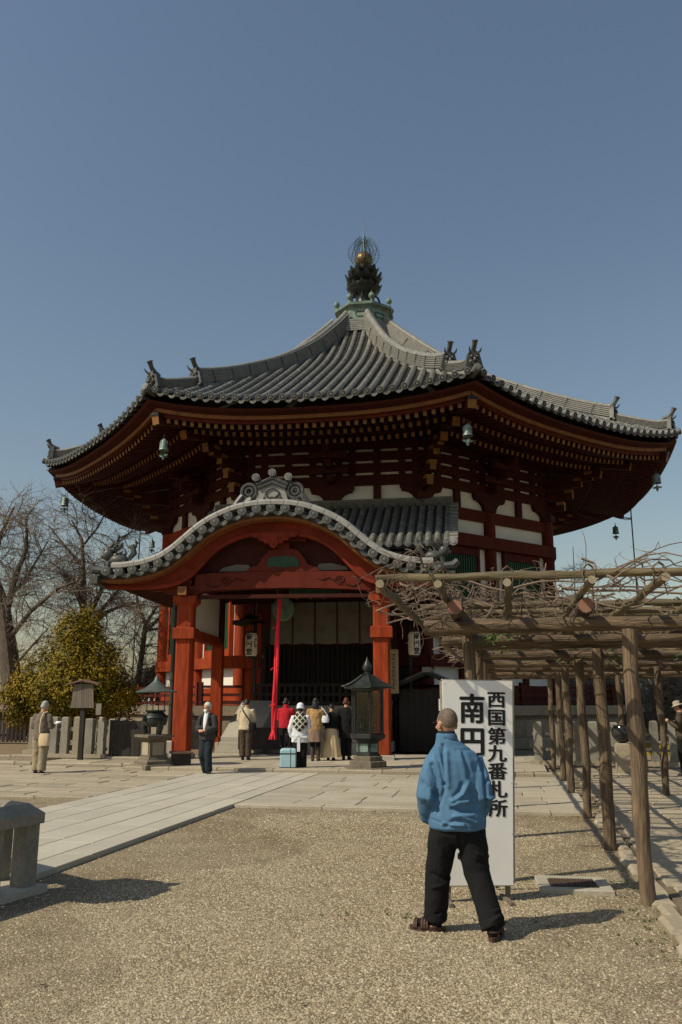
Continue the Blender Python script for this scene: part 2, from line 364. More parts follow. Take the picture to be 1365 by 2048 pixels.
def glass_mat():
    m=bpy.data.materials.new('old_clear_glass'); m.use_nodes=True; n=m.node_tree.nodes; L=m.node_tree.links; n.clear()
    o=n.new('ShaderNodeOutputMaterial'); mx=n.new('ShaderNodeMixShader'); tr=n.new('ShaderNodeBsdfTransparent'); tr.inputs[0].default_value=(.62,.64,.60,1)
    gl=n.new('ShaderNodeBsdfGlossy'); gl.inputs['Roughness'].default_value=.08; fr=n.new('ShaderNodeFresnel'); fr.inputs[0].default_value=1.5
    L.new(fr.outputs[0],mx.inputs[0]); L.new(tr.outputs[0],mx.inputs[1]); L.new(gl.outputs[0],mx.inputs[2]); L.new(mx.outputs[0],o.inputs[0]); return m
M['glassclear']=glass_mat()
# ================================================================== SETTING: ground, paths, paving
G = R(11.5); GO = Vector((-1.68,13.88,0)); GU = Vector((math.cos(G),-math.sin(G),0)); GW = Vector((math.sin(G),math.cos(G),0))
def uw(u, w_, z=0.0):
    p = GO+GU*u+GW*w_; return Vector((p.x,p.y,z))
mb = MB(); mb.grid([[(-700+1400*i/20,-120+1500*j/20,0) for i in range(21)] for j in range(21)])
ground = struct(mb.build('gravel_ground', 'gravel'))

def paving(name, jm, rect_list, z0, slab_name, slab_mat, zs=0.05, jit=0.006, bev=0.012, parent_extra=None, skip=None):
    """base sheet of joint soil + one object per slab. rect_list: (u0,u1,w0,w1)"""
    us=[r_[0] for r_ in rect_list]+[r_[1] for r_ in rect_list]; ws=[r_[2] for r_ in rect_list]+[r_[3] for r_ in rect_list]
    u0,u1,w0,w1=min(us),max(us),min(ws),max(ws)
    b=MB(); b.box(uw((u0+u1)/2,(w0+w1)/2,z0+(zs-0.018)/2-0.2), (u1-u0-0.04,w1-w0-0.04,zs-0.018+0.4), rz=-G)
    base=struct(b.build(name, jm))
    for (a,b_,c,d) in rect_list:
        h=zs+rnd.uniform(-jit,jit)
        s_=MB(); s_.bbox((0,0,0),(b_-a-0.012,d-c-0.012,0.10),bev,jit=0.003)
        o=s_.build(slab_name, slab_mat, base, loc=uw((a+b_)/2,(c+d)/2,z0+h-0.05), rotz=-G)
        o.rotation_euler=(rnd.uniform(-jit,jit)*0.5,rnd.uniform(-jit,jit)*0.5,-G)
    return base
# smooth granite path that leads to the hall
rl=[]; n=6; uu=[-2.67,-2.27,-1.79,-1.31,-0.83,-0.35,0.0]
for i in range(6):
    w_=-9.0+rnd.uniform(-1.0,0)
    while w_<5.95:
        L_=rnd.uniform(1.2,2.1); e=min(w_+L_,6.05)
        if 6.05-e<0.5: e=6.05
        rl.append((uu[i],uu[i+1],w_,e)); w_=e
path=paving('stone_path','joint',rl,0,'path_slab','pathgranite',0.055,0.002,0.006)
# forecourt right of the path
rl=[]; w_=0.0
for dw in (0.28,0.62,0.6,0.66,0.62,0.6,0.66,0.6,0.6,0.76):
    u=0.0+0.005
    e_w=min(w_+dw,6.05)
    while u<5.35:
        L_=rnd.uniform(0.75,1.35) if dw>0.3 else rnd.uniform(1.2,1.9); e=min(u+L_,5.4)
        if 5.4-e<0.35: e=5.4
        rl.append((u,e,w_,e_w)); u=e
    w_=e_w
    if w_>=6.04: break
fore=paving('stone_forecourt','joint',rl,0,'paving_slab','flag2',0.05,0.003,0.008)
# older flagstones left of the path
rl=[]; w_=0.45
first=True
while w_<6.2:
    dw=0.22 if first else rnd.uniform(0.38,0.62); e_w=min(w_+dw,6.3)
    if 6.3-e_w<0.2: e_w=6.3
    u=-2.685
    while u>-13.0:
        L_=rnd.uniform(0.7,1.7); e=u-L_
        rl.append((e,u,w_,e_w)); u=e
    w_=e_w; first=False
flags=paving('flagstone_yard','joint',rl,0,'flagstone','flag',0.05,0.008,0.016)
# paving under the trellis on the right
rl=[]; w_=-9.0
while w_<9.5:
    dw=rnd.uniform(0.45,0.8); e_w=w_+dw; u=5.62+rnd.uniform(-0.06,0.06)
    umax = 9.2 if w_<-1 else 11.5
    while u<umax:
        L_=rnd.uniform(0.6,1.3); e=u+L_; rl.append((u,e,w_,e_w)); u=e
    w_=e_w
rl=rl[:298]
tp=paving('trellis_paving','joint',rl,0.0,'paving_stone','flag',0.06,0.006,0.02)
kb=MB(); w_=-8.8
while w_<0.2:
    L_=rnd.uniform(0.25,0.55); s_=MB(); s_.bbox((0,0,0),(rnd.uniform(0.13,0.2),L_-0.02,0.16),0.03,jit=0.015)
    o=s_.build('kerb_stone','flag',tp,loc=uw(5.49+rnd.uniform(-0.03,0.03),w_+L_/2,-0.03+rnd.uniform(-0.01,0.01)),rotz=-G+rnd.uniform(-0.05,0.05)); w_+=L_
# low platform in front of the hall: kerb course plus floor slabs
rl=[]; w_=6.45
while w_<12.4:
    dw=rnd.uniform(0.7,0.95); u=-4.6
    while u<4.9:
        L_=rnd.uniform(0.8,1.5); e=min(u+L_,5.0); 
        if 5.0-e<0.3: e=5.0
        rl.append((u,e,w_,w_+dw)); u=e
    w_+=dw
plat=paving('porch_platform','joint',rl,0.0,'floor_slab','flag2',0.12,0.003,0.008)
u=-4.75
while u<5.0:
    L_=rnd.uniform(0.9,1.7); s_=MB(); s_.bbox((0,0,0),(L_-0.012,0.34,0.16),0.015,jit=0.006)
    s_.build('kerb_block','flag',plat,loc=uw(u+L_/2,6.26,0.045),rotz=-G); u+=L_
# layered old kerb on the left
b=MB(); b.box(uw(-9.5,9.2,-0.12),(9.2,5.2,0.34),rz=-G); left_terrace=struct(b.build('earth_terrace','joint'))
for (u0,u1,w0,w1,z) in [(-14,-4.9,6.35,6.75,0.07),(-14,-7.6,6.8,7.2,0.14),(-7.6,-4.6,7.0,8.4,0.13),(-13.5,-4.7,8.45,8.8,0.2)]:
    u=u0
    while u<u1-0.1:
        L_=min(rnd.uniform(0.7,1.8),u1-u); s_=MB(); s_.bbox((0,0,0),(L_-0.012,w1-w0,0.24),0.03,jit=0.025)
        s_.build('kerb_stone','flag',left_terrace,loc=uw(u+L_/2,(w0+w1)/2,z-0.12+rnd.uniform(-0.01,0.01)),rotz=-G+rnd.uniform(-0.01,0.01)); u+=L_
# brown earth further left
b=MB(); b.grid([[uw(-30+27*i/10,8.6+22*j/10,0.09+0.02*math.sin(i*2.1+j)) for i in range(11)] for j in range(11)])
struct(b.build('bare_earth', mat('bare_earth_soil',(0.20,0.145,0.085),0.95,0.25,6,0.4,40)))
# pebbles strewn over the near gravel (real stones)
def pebbles():
    rs=np.random.RandomState(3); N=210000
    # denser close to the camera, where single stones show
    Y=3.6+ (14.2-3.6)*rs.rand(N)**1.6; X=(rs.rand(N)-0.5)*(1.0+Y*0.98)
    r_=(0.0045+0.0055*rs.rand(N)**2)*(0.85+Y*0.035)
    d=np.stack([X-GO.x,Y-GO.y],1); uu_=d@np.array([GU.x,GU.y]); ww=d@np.array([GW.x,GW.y])
    keep=~((uu_>-2.70)&(uu_<0.02)) & ~((uu_>-0.1)&(ww>-0.03)) & ~((uu_>5.38)) & ~((uu_<-2.6)&(ww>0.4))
    # bare brown patches stay thin
    keep&= (rs.rand(N) < np.where((uu_<1.4+0.7*np.sin(ww*1.3))&(uu_>-0.1),0.30,1.0)) & (rs.rand(N) < np.where((uu_>4.6+0.3*np.sin(ww*2)),0.35,1.0)) & (rs.rand(N)<np.where(ww>-0.6,0.35,1))
    X,Y,r_=X[keep],Y[keep],r_[keep]; n=len(X)
    base=np.array([(1,0,0),(0,1,0),(-1,0,0),(0,-1,0),(0.35,0.25,0.75),(-0.3,-0.3,0.7)],float)
    faces=np.array([(0,1,4),(1,2,4),(2,5,4),(2,3,5),(3,0,5),(0,4,5)])
    a=rs.rand(n)*2*PI; ca,sa=np.cos(a),np.sin(a); sx=0.75+0.6*rs.rand(n); sz=0.6+0.5*rs.rand(n)
    jit=1+0.35*(rs.rand(n,6,3)-0.5)
    P=base[None]*jit; P[:,:,0]*=sx[:,None]; P[:,:,2]*=sz[:,None]
    V=np.empty((n,6,3)); V[:,:,0]=P[:,:,0]*ca[:,None]-P[:,:,1]*sa[:,None]; V[:,:,1]=P[:,:,0]*sa[:,None]+P[:,:,1]*ca[:,None]; V[:,:,2]=P[:,:,2]
    V*=r_[:,None,None]; V[:,:,0]+=X[:,None]; V[:,:,1]+=Y[:,None]
    F=(faces[None]+6*np.arange(n)[:,None,None]).reshape(-1,3)
    me=bpy.data.meshes.new('pebbles'); me.vertices.add(n*6); me.vertices.foreach_set('co',V.reshape(-1))
    me.loops.add(len(F)*3); me.loops.foreach_set('vertex_index',F.reshape(-1)); me.polygons.add(len(F))
    me.polygons.foreach_set('loop_start',np.arange(0,len(F)*3,3)); me.polygons.foreach_set('loop_total',np.full(len(F),3))
    at_=me.attributes.new('tone','FLOAT','FACE'); at_.data.foreach_set('value',np.repeat(np.clip(rs.normal(0.52,0.19,n),0,1),6))
    me.materials.append(M['pebble']); me.update(); me.validate()
    return stuff(link('gravel_pebbles',me))
pebbles()
# small weeds on the damp strip by the posts
def weeds():
    b=MB()
    for i in range(260):
        if i<150: u=rnd.gauss(5.35,0.15); w_=rnd.uniform(-7.2,-4.6)
        elif i<200: u=rnd.gauss(3.9,0.5); w_=rnd.gauss(-6.35,0.08)
        else: u=rnd.uniform(0.1,5.2); w_=rnd.gauss(-0.09,0.03)
        p=uw(u,w_,0.004); a=rnd.uniform(0,6.28); l=rnd.uniform(0.01,0.035)
        for k in range(3):
            d=Vector((math.cos(a+k*2.1),math.sin(a+k*2.1),0.7))*l; q=Vector((-d.y,d.x,0)).normalized()*l*0.22
            b.add([p-q,p+q,p+d],[(0,1,2)])
    return stuff(b.build('ground_weeds','weed',fixn=False))
weeds()
# ================================================================== THE OCTAGONAL HALL
HC = Vector((0.98,40.0,0)); HR = R(-9.0)
T8 = math.tan(PI/8); C8 = math.cos(PI/8)
hall = thing('temple_hall', 'large octagonal vermilion temple hall with grey tiled roof and a curved gabled front porch', 'temple', HC, HR)
_r = np.array([1.2,2.4,3.5,5.0,6.6,8.5,9.6,11.1,12.5,13.9,14.8]); _z = np.array([19.9,18.7,17.78,16.75,15.75,14.8,14.27,13.52,12.92,12.4,12.13])
_pc = np.polyfit(_r,_z,4)
def zp(r): return float(np.polyval(_pc,r))
def zroof(a, s):
    t = min(1.0, abs(s)/max(a*T8,1e-6))
    return zp(a/C8) - 0.60*(1-t**2.6)*(a/13.44)**4
def fm(k): return Matrix.Rotation(k*PI/4,4,'Z')
def fp(k, s, a, z): return fm(k) @ Vector((s,-a,z))
AE = 13.55
# ---- roof deck with pan tiles
b = MB(); NR = 27; SP = 0.409
for k in range(8):
    fine = k in (0,1,7)
    na = 66 if fine else 24
    us = np.linspace(-1,1,(4*NR+1) if fine else 33)
    rows=[]
    for i in range(na+1):
        a = AE+(1.25-AE)*i/na
        for rep in ((0,1) if fine else (0,)):
            row=[]
            for q in us:
                s = q*AE*T8
                smax = a*T8
                ss = max(-smax,min(smax,s))
                z = zroof(a,ss)
                if fine and abs(s)<smax: z += -0.12*abs(math.sin(PI*(s/SP+0.5)))**0.55 + (0.028 if rep else 0.0)
                row.append(fp(k,ss,a-(0.004 if rep else 0),z))
            rows.append(row)
    b.grid(rows)
roof = b.build('main_roof', 'pan', hall, smooth=30, fixn=False)
# ---- rows of barrel tiles, each row one object; disc tiles at the eave
arc = [(0.112*math.cos(PI*i/6), 0.145*math.sin(PI*i/6)-0.03) for i in range(7)]
def tile_row(k, s, b):
    a1 = max(1.45, abs(s)/T8+0.12)
    n = max(1,int((AE+0.03-a1)/0.335))
    rows=[]
    for i in range(n+1):
        aa = AE+0.03-(AE+0.03-a1)*i/n
        for sc in ((0.90,1.06) if 0<i<n else (1.03,)):
            j = -0.003 if sc>1 else 0.003
            z = zroof(aa+j,s)
            rows.append([fp(k,s+x*sc,aa+j,z-0.01+y*sc*1.05) for x,y in arc])
    b.grid(rows)
def disc(k, s, b):
    z = zroof(AE,s)+0.015; o = fp(k,s,AE+0.04,z)
    d = fm(k) @ Vector((0,-1,-0.12)); d = d.to_3d().normalized()
    b.tube([o-d*0.06,o+d*0.02,o+d*0.03],[0.118,0.118,0.111],14)
    b.tube([o+d*0.026,o+d*0.031],[0.092,0.092],12,mi=1)
    b.tube([o+d*0.030,o+d*0.042],[0.048,0.040],8)
joined = MB(); jd = MB(); jl = MB()
for k in (0,1,7,2,6):
    for i in range(NR):
        s = (i-(NR-1)/2)*SP
        if k in (0,1,7):
            bb=MB(); tile_row(k,s,bb); bb.build('tile_row','tile',roof,smooth=35,fixn=False)
            bb=MB(); disc(k,s,bb); bb.build('disc_tile',['disc','pan'],roof,smooth=35)
        else:
            tile_row(k,s,joined); disc(k,s,jd)
        if i<NR-1:   # lip of the pan tile between two discs
            sm = s+SP/2; rows=[]
            for rr in range(2):
                rows.append([fp(k,sm+q*SP*0.36,AE+0.03,zroof(AE,sm)-0.02-0.07*(1-q*q)-(0.10*(1-0.5*q*q) if rr else 0)) for q in np.linspace(-1,1,7)])
            jl.grid(rows)
            jl.grid([[v+Vector((0,0,0)) for v in rows[1]],[fp(k,sm+q*SP*0.36,AE-0.3,zroof(AE-0.3,sm)-0.16) for q in np.linspace(-1,1,7)]])
stuff(joined.build('tile_rows','tile',roof,smooth=35,fixn=False)); stuff(jd.build('disc_tiles',['disc','pan'],roof,smooth=35)); stuff(jl.build('eave_lip_tiles','tile',roof,fixn=False))
# ---- hip ridges in two steps, with demon tiles and upturned perch tiles
def ridge_prof(h, w_):
    p=[(-w_/2,-0.25)]; n=6; hh=h-0.10
    for i in range(n):
        ww = w_/2*(1.0-0.10*i/n); z0=hh*i/n; z1=hh*(i+1)/n
        p += [(-ww+0.05,z0),(-ww+0.05,z0+0.034),(-ww,z0+0.034),(-ww,z1)]
    ww=w_/2*0.62
    p += [(-ww,hh)]+[(-ww*math.cos(PI*i/6),hh+0.115*math.sin(PI*i/6)) for i in range(1,6)]+[(ww,hh)]
    q=[(-x,z) for x,z in p[:p.index((-ww,hh))]][::-1]
    return p+q
def hip_frames(ang, r0, r1, n, lift=0.0):
    fr=[]; d=Vector((math.cos(ang),math.sin(ang),0)); U=Vector((-d.y,d.x,0))
    for i in range(n+1):
        r_=r0+(r1-r0)*i/n
        z=zp(r_)+lift*max(0,(i/n-0.75)/0.25)**2
        fr.append((d*r_+Vector((0,0,z)),U,Vector((0,0,1+.55*max(0,min(1,(7.5-r_)/4.5))**1.2))))
    return fr
def demon(ang, r_, z, sc):
    d=Vector((math.cos(ang),math.sin(ang),0)); U=Vector((-d.y,d.x,0))
    mx=Matrix((U,-d,Vector((0,0,1)))).transposed().to_4x4(); mx.translation=d*r_+Vector((0,0,z)); mx=mx@Matrix.Scale(sc,4)
    b=MB()
    out=[(-.30,-.25),(-.42,-.12),(-.36,.05),(-.30,.30),(-.24,.52),(-.12,.62),(0,.66),(.12,.62),(.24,.52),(.30,.30),(.36,.05),(.42,-.12),(.30,-.25)]
    b.prism(out,-0.10,0.10,mx=mx)
    for sx in (-1,1):
        b.ball(mx@Vector((sx*.11,-.13,.36)),0.07*sc,8); b.ball(mx@Vector((sx*.15,-.12,.12)),0.09*sc,8)
        b.tube([mx@Vector(p) for p in ((sx*.14,-.10,.50),(sx*.24,-.2,.60),(sx*.26,-.30,.72))],[.05*sc,.04*sc,.012*sc],6)
        b.tube([mx@Vector(p) for p in ((sx*.10,-.12,.05),(sx*.14,-.22,.0),(sx*.12,-.26,.10))],[.03*sc,.03*sc,.01*sc],5)
        b.tube([mx@Vector(p) for p in ((sx*.34,-.05,-.1),(sx*.40,-.14,-.22),(sx*.30,-.2,-.28))],[.07*sc,.07*sc,.05*sc],6)
    b.ball(mx@Vector((0,-.17,.23)),(0.07*sc,0.07*sc,0.10*sc),8)
    b.tube([mx@Vector(p) for p in ((-.15,-.13,.03),(0,-.18,-.02),(.15,-.13,.03))],.045*sc,6)
    return b, mx
for k in range(8):
    ang = -PI/2+PI/8+k*PI/4
    if k in (3,4): continue
    b=MB(); b.sweep(ridge_prof(0.62,0.46),hip_frames(ang,1.45,12.15,40,0.12)); b.build('hip_ridge','ridge',roof,fixn=True)
    b=MB(); b.sweep(ridge_prof(0.40,0.40),hip_frames(ang,12.0,14.35,12,0.12)); b.build('lower_hip_ridge','ridge',roof)
    d=Vector((math.cos(ang),math.sin(ang),0)); U=Vector((-d.y,d.x,0))
    jb=MB()   # mortar joints standing slightly proud
    for i in range(9):
        r_=2.6+i*1.1; jb.box(d*r_+Vector((0,0,zp(r_)+0.22)),(0.03,0.485,0.56),mx=Matrix.Rotation(ang,4,'Z')@Matrix.Rotation(math.atan((zp(r_-.1)-zp(r_+.1))/.2),4,'Y'))
    jb.build('ridge_joints','demon',roof)
    for (r_,z,sc,pl) in ((12.22,zp(12.22)+0.18,0.86,0.75),(14.42,zp(14.42)+0.14,0.80,0.62)):
        b,mx=demon(ang,r_,z,sc); o_=b.build('demon_tile','demon',roof,smooth=40)
        b=MB(); p0=mx@Vector((0,0.35,.52)); p1=mx@Vector((0,0.02,.64)); p2=mx@Vector((0,-.13,.78)); p3=mx@Vector((0,-.24,.98))
        b.tube([p0,p1,p2,p3],[.11*sc,.11*sc,.10*sc,.115*sc],10)
        b.tube([p3,p3+(p3-p2).normalized()*0.04],[.14*sc,.14*sc],12)
        b.tube([p3+(p3-p2).normalized()*0.04,p3+(p3-p2).normalized()*0.055],[.09*sc,.08*sc],12)
        b.build('perch_tile','demon',roof,smooth=40)
    b=MB(); o_=d*14.75+Vector((0,0,zp(14.75)+0.06)); dd=(d+Vector((0,0,.25))).normalized()
    b.tube([o_-dd*0.5,o_,o_+dd*0.04],[.12,.135,.13],12); b.tube([o_+dd*.04,o_+dd*.055],[.085,.08],12); b.build('corner_disc_tile','disc',roof,smooth=40)
# ---- finial
fin=MB(); fin.lathe([(1.32,19.4),(1.32,20.78),(1.40,20.85),(1.55,20.89),(1.57,21.02),(1.38,21.10),(0.9,21.18),(0.5,21.22)],8,ph=PI/8)
fin.lathe([(1.42,19.5),(1.42,20.05),(1.34,20.10)],8,ph=PI/8)
finial=fin.build('roof_finial','verdigris',hall)
b=MB()
for i in range(6): b.lathe([(1.86-.03*i,19.35+.115*i),(1.86-.03*i,19.43+.115*i),(1.80-.03*i,19.432+.115*i),(1.80-.03*i,19.466+.115*i)],8,ph=PI/8)
b.build('top_ridge_ring','ridge',roof)
for k in range(8):
    b=MB(); aa=1.32*C8+0.012; hw=1.32*math.sin(PI/8)
    pr=[(-hw+.06,20.12),(hw-.06,20.12),(hw-.06,20.74),(-hw+.06,20.74)]
    b.prism(pr,-aa-0.01,-aa+0.03,mx=fm(k)); b.build('drum_panel','verdigris',finial)
    b=MB(); cl=[]
    for i in range(25):
        t=i/24*2*PI; x=0.27*math.sin(t)*(1+0.12*math.cos(3*t)); z=20.44-0.15*math.cos(t)+0.03*math.cos(3*t)
        if abs(t-0)<.5 or abs(t-2*PI)<.5: x*=0.5
        cl.append(fp(k,x,aa+0.018,z))
    b.tube(cl,0.022,5); b.build('cloud_relief','bronze',finial)
    b=MB(); c_=Vector((1.44*math.cos(PI/8+k*PI/4),1.44*math.sin(PI/8+k*PI/4),21.02)); b.lathe([(.09,0),(.05,.08),(.05,.14),(.15,.24),(.16,.32),(.12,.42),(.02,.52),(.01,.6)],10,c_); b.build('corner_jewel','verdigris',finial,smooth=True)
b=MB(); b.lathe([(.75,21.1),(.62,21.3),(.45,21.45),(.42,21.9),(.55,22.05),(.78,22.2),(.82,22.5),(.5,22.7),(.52,23.1),(.66,23.3),(.5,23.6),(.2,23.75)],20); b.build('lotus_base','bronze',finial,smooth=50)
for tier,(z0,rr,ln,n_) in enumerate(((22.1,.60,.62,12),(22.65,.62,.66,12),(23.1,.5,.55,10))):
    for i in range(n_):
        a=2*PI*(i+0.5*tier)/n_; d=Vector((math.cos(a),math.sin(a),0)); U=Vector((-d.y,d.x,0)); o_=d*(rr-.15)+Vector((0,0,z0)); rows=[]
        for q in range(6):
            t=q/5; c_=o_+d*(ln*(0.75*t+0.12*math.sin(PI*t)))+Vector((0,0,ln*(0.75*t*t+0.15*t - (0.55*max(0,t-.72)))))
            wd=.19*math.sin(PI*min(0.97,0.22+0.78*t))+.015
            rows.append([c_-U*wd+Vector((0,0,.04)),c_,c_+U*wd+Vector((0,0,.04))])
        b=MB(); b.grid(rows); vs=[[v+d*0.03-Vector((0,0,.03)) for v in r_] for r_ in rows]; b.grid(vs,flip=True); b.build('lotus_petal','bronze',finial,smooth=True,fixn=False)
# dangling curls under the lotus
for i in range(8):
    a=2*PI*i/8; d=Vector((math.cos(a),math.sin(a),0)); b=MB()
    b.tube([d*.5+Vector((0,0,22.0)),d*.72+Vector((0,0,21.85)),d*.8+Vector((0,0,21.6)),d*.7+Vector((0,0,21.38)),d*.62+Vector((0,0,21.5))],[.05,.05,.06,.05,.03],6); b.build('lotus_curl','bronze',finial,smooth=True)
b=MB(); b.lathe([(.05,23.62)]+[(.47*math.sin(PI*t/14),24.02-.47*math.cos(PI*t/14)) for t in range(2,13)]+[(.05,24.5)],20); b.build('golden_jewel','gold',finial,smooth=True)
b=MB()
for j in range(4):      # openwork flames: crossed wire leaves with barbs
    a=j*PI/4+0.3; d=Vector((math.cos(a),math.sin(a),0))
    for sg in (-1,1):
        for f_ in (1.0,0.72,0.46):
            pts=[d*sg*(0.80*f_*math.sin(PI*(0.12+0.80*t)))+Vector((0,0,23.55+1.75*t*(0.80+0.2*f_))) for t in np.linspace(0,1,14)]
            b.tube(pts,0.012,4)
            for q in range(1,13):
                dd=(pts[q]-Vector((0,0,24.2))).normalized(); b.tube([pts[q],pts[q]+dd*0.11+Vector((0,0,.07))],[.012,.004],4)
                if f_>.5: b.tube([pts[q],pts[q]*0.9+Vector((0,0,pts[q].z*0.1+.09))],[.010,.004],4)
b.build('flame_halo','bronze',finial,fixn=False)
b=MB(); b.tube([(0,0,24.45),(0,0,25.3),(0,0,25.5),(0,0,26.5)],[.045,.04,.028,.012],8); b.lathe([(.02,25.2),(.06,25.26),(.02,25.34)],8); b.build('lightning_spike','verdigris',finial)
finial.location=(.20,.03,0)
# ---- eaves: boards, rafters, hip rafters
def zt(a, s, z0, a0, sl=0.28):
    t=min(1.0,abs(s)/(a*T8)); return z0+sl*(a0-a)+0.58*t**2.6*(a/13.44)**4
TI=((12.95,10.74,11.35),(11.7,10.88,10.15),(10.5,10.93,8.55))
soff=MB()
for k in range(8):
    for (ae,z0,ai) in TI:
        rows=[]
        for i in range(5):
            a=ae+0.12+(ai-0.35-ae-0.12)*i/4
            rows.append([fp(k,q*a*T8,a,zt(a,q*a*T8,z0,ae)+0.09) for q in np.linspace(-1,1,25)])
        soff.grid(rows)
    rows=[]
    for a,dz in ((13.10,0.34),(13.42,0.40),(13.5,0.47)):
        rows.append([fp(k,q*a*T8,a,zt(a,q*a*T8,10.74,12.95,0)+dz) for q in np.linspace(-1,1,25)])
    soff.grid(rows)
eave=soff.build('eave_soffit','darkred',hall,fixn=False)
def rail(k, a, z0, a0, dz0, dz1, th, nm, m_):
    b=MB(); fr=[]
    for q in np.linspace(-1,1,41):
        s=q*a*T8; z=zt(a,s,z0,a0); o_=fp(k,s,a,z); U=fm(k)@Vector((0,-1,0)); fr.append((o_,U.to_3d() if hasattr(U,'to_3d') else U,Vector((0,0,1))))
    b.sweep([(-th/2,dz0),(th/2,dz0),(th/2,dz1),(-th/2,dz1)],fr); return b.build(nm,m_,eave)
for k in (0,1,7,2,6):
    rail(k,12.90,10.74,12.95,0.085,0.245,0.14,'eave_beam','red')
    rail(k,13.06,10.74,12.95,0.245,0.43,0.12,'eave_edge_board','edge')
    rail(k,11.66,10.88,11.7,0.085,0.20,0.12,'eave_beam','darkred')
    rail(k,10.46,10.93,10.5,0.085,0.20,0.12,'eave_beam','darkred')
NRF=38; RSP=0.287
rb=MB(); rb.box((0,0.5,0),(1,1,1),mi=0,ends={2:1}); rme=rb.mesh('rafter',['darkred','ochre'])
def put_rafter(k, s, ae, z0, ai, single, jb):
    a2=max(ai,abs(s)/T8+0.1)
    if ae-a2<0.15: return
    p1=fp(k,s,ae,zt(ae,s,z0,ae)); p2=fp(k,s,a2,zt(a2,s,z0,ae)); d=(p2-p1); L_=d.length; y=d.normalized(); x=y.cross(Vector((0,0,1))).normalized(); z=x.cross(y)
    mx=Matrix((x*0.125,y*L_,z*0.16)).transposed().to_4x4(); mx.translation=p1
    if single:
        o=link('rafter',rme,eave); o.matrix_local=mx; 
    else: jb.box((0,0,0),(1,1,1),mx=mx@Matrix.Translation((0,0.5,0)),mi=0,ends={2:1})
jr=MB()
for k in (0,1,7,2,6):
    for (ae,z0,ai) in TI:
        for i in range(NRF):
            s=(i-(NRF-1)/2)*RSP
            if abs(s)<ae*T8-0.28: put_rafter(k,s,ae,z0,ai,k in (0,1),jr)
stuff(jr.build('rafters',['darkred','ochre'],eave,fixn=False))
for k in range(8):
    if k in (3,4): continue
    ang=-PI/2+PI/8+k*PI/4; d=Vector((math.cos(ang),math.sin(ang),0)); mxr=Matrix.Rotation(ang-PI/2+PI,4,'Z')
    for (r1,z1,r0,sc) in ((14.2,11.17,11.5,1.0),(12.75,11.02,10.3,.95),(11.55,10.86,8.6,.95)):
        b=MB(); b.beam(d*r1+Vector((0,0,z1)),d*r0+Vector((0,0,z1+(r1-r0)*.22)),.30*sc,.34*sc,0,ends={2:1}); b.build('hip_rafter',['darkred','ochre'],eave)
    b=MB(); b.box(d*14.12+Vector((0,0,11.37)),(.34,.30,.05),mx=Matrix.Rotation(ang+PI/2,4,'Z')); b.box(d*14.225+Vector((0,0,11.335)),(.34,.03,.09),mx=Matrix.Rotation(ang+PI/2,4,'Z')); b.build('rafter_cap','bronze',eave)
# ---- the walls, face by face
AW=8.41; HW=AW*T8
def face_box(k, nm, m_, s0,s1,z0,z1,a0,a1,parent,ends=None,mats=None):
    b=MB(); b.box(((s0+s1)/2,-(a0+a1)/2,(z0+z1)/2),(s1-s0,abs(a1-a0),z1-z0),ends=ends)
    b.v=[tuple(fm(k)@Vector(v)) for v in b.v]
    return b.build(nm,mats or m_,parent)
def bracket_poly(w0,w1,z0,z1,half=0):
    p=[(w0,z0)]
    for i in range(1,6):
        t=i/5; p.append((w0+(w1-w0)*(1-math.cos(t*PI/2))*0.9, z0+(z1-z0)*0.62*math.sin(t*PI/2)))
    p+= [(w1-0.06,z0+(z1-z0)*0.72),(w1,z0+(z1-z0)*0.80),(w1,z1)]
    q=[(-x,z) for x,z in p][::-1]
    if half==1: return [(0,z0)]+p+[(0,z1)]
    if half==-1: return [(0,z1)]+q+[(0,z0)]
    return p+q
bk=MB(); bk.box((0,0,0.04),(.26,.24,.10)); bk.box((0,0,-0.045),(.16,.16,.07),taper=1.5); bkm=bk.mesh('bearing_block',['darkred'])
def block(k,s,a,z,parent): o=link('bearing_block',bkm,parent); o.matrix_local=Matrix.Translation(fp(k,s,a,z))@fm(k); return o
cols={}
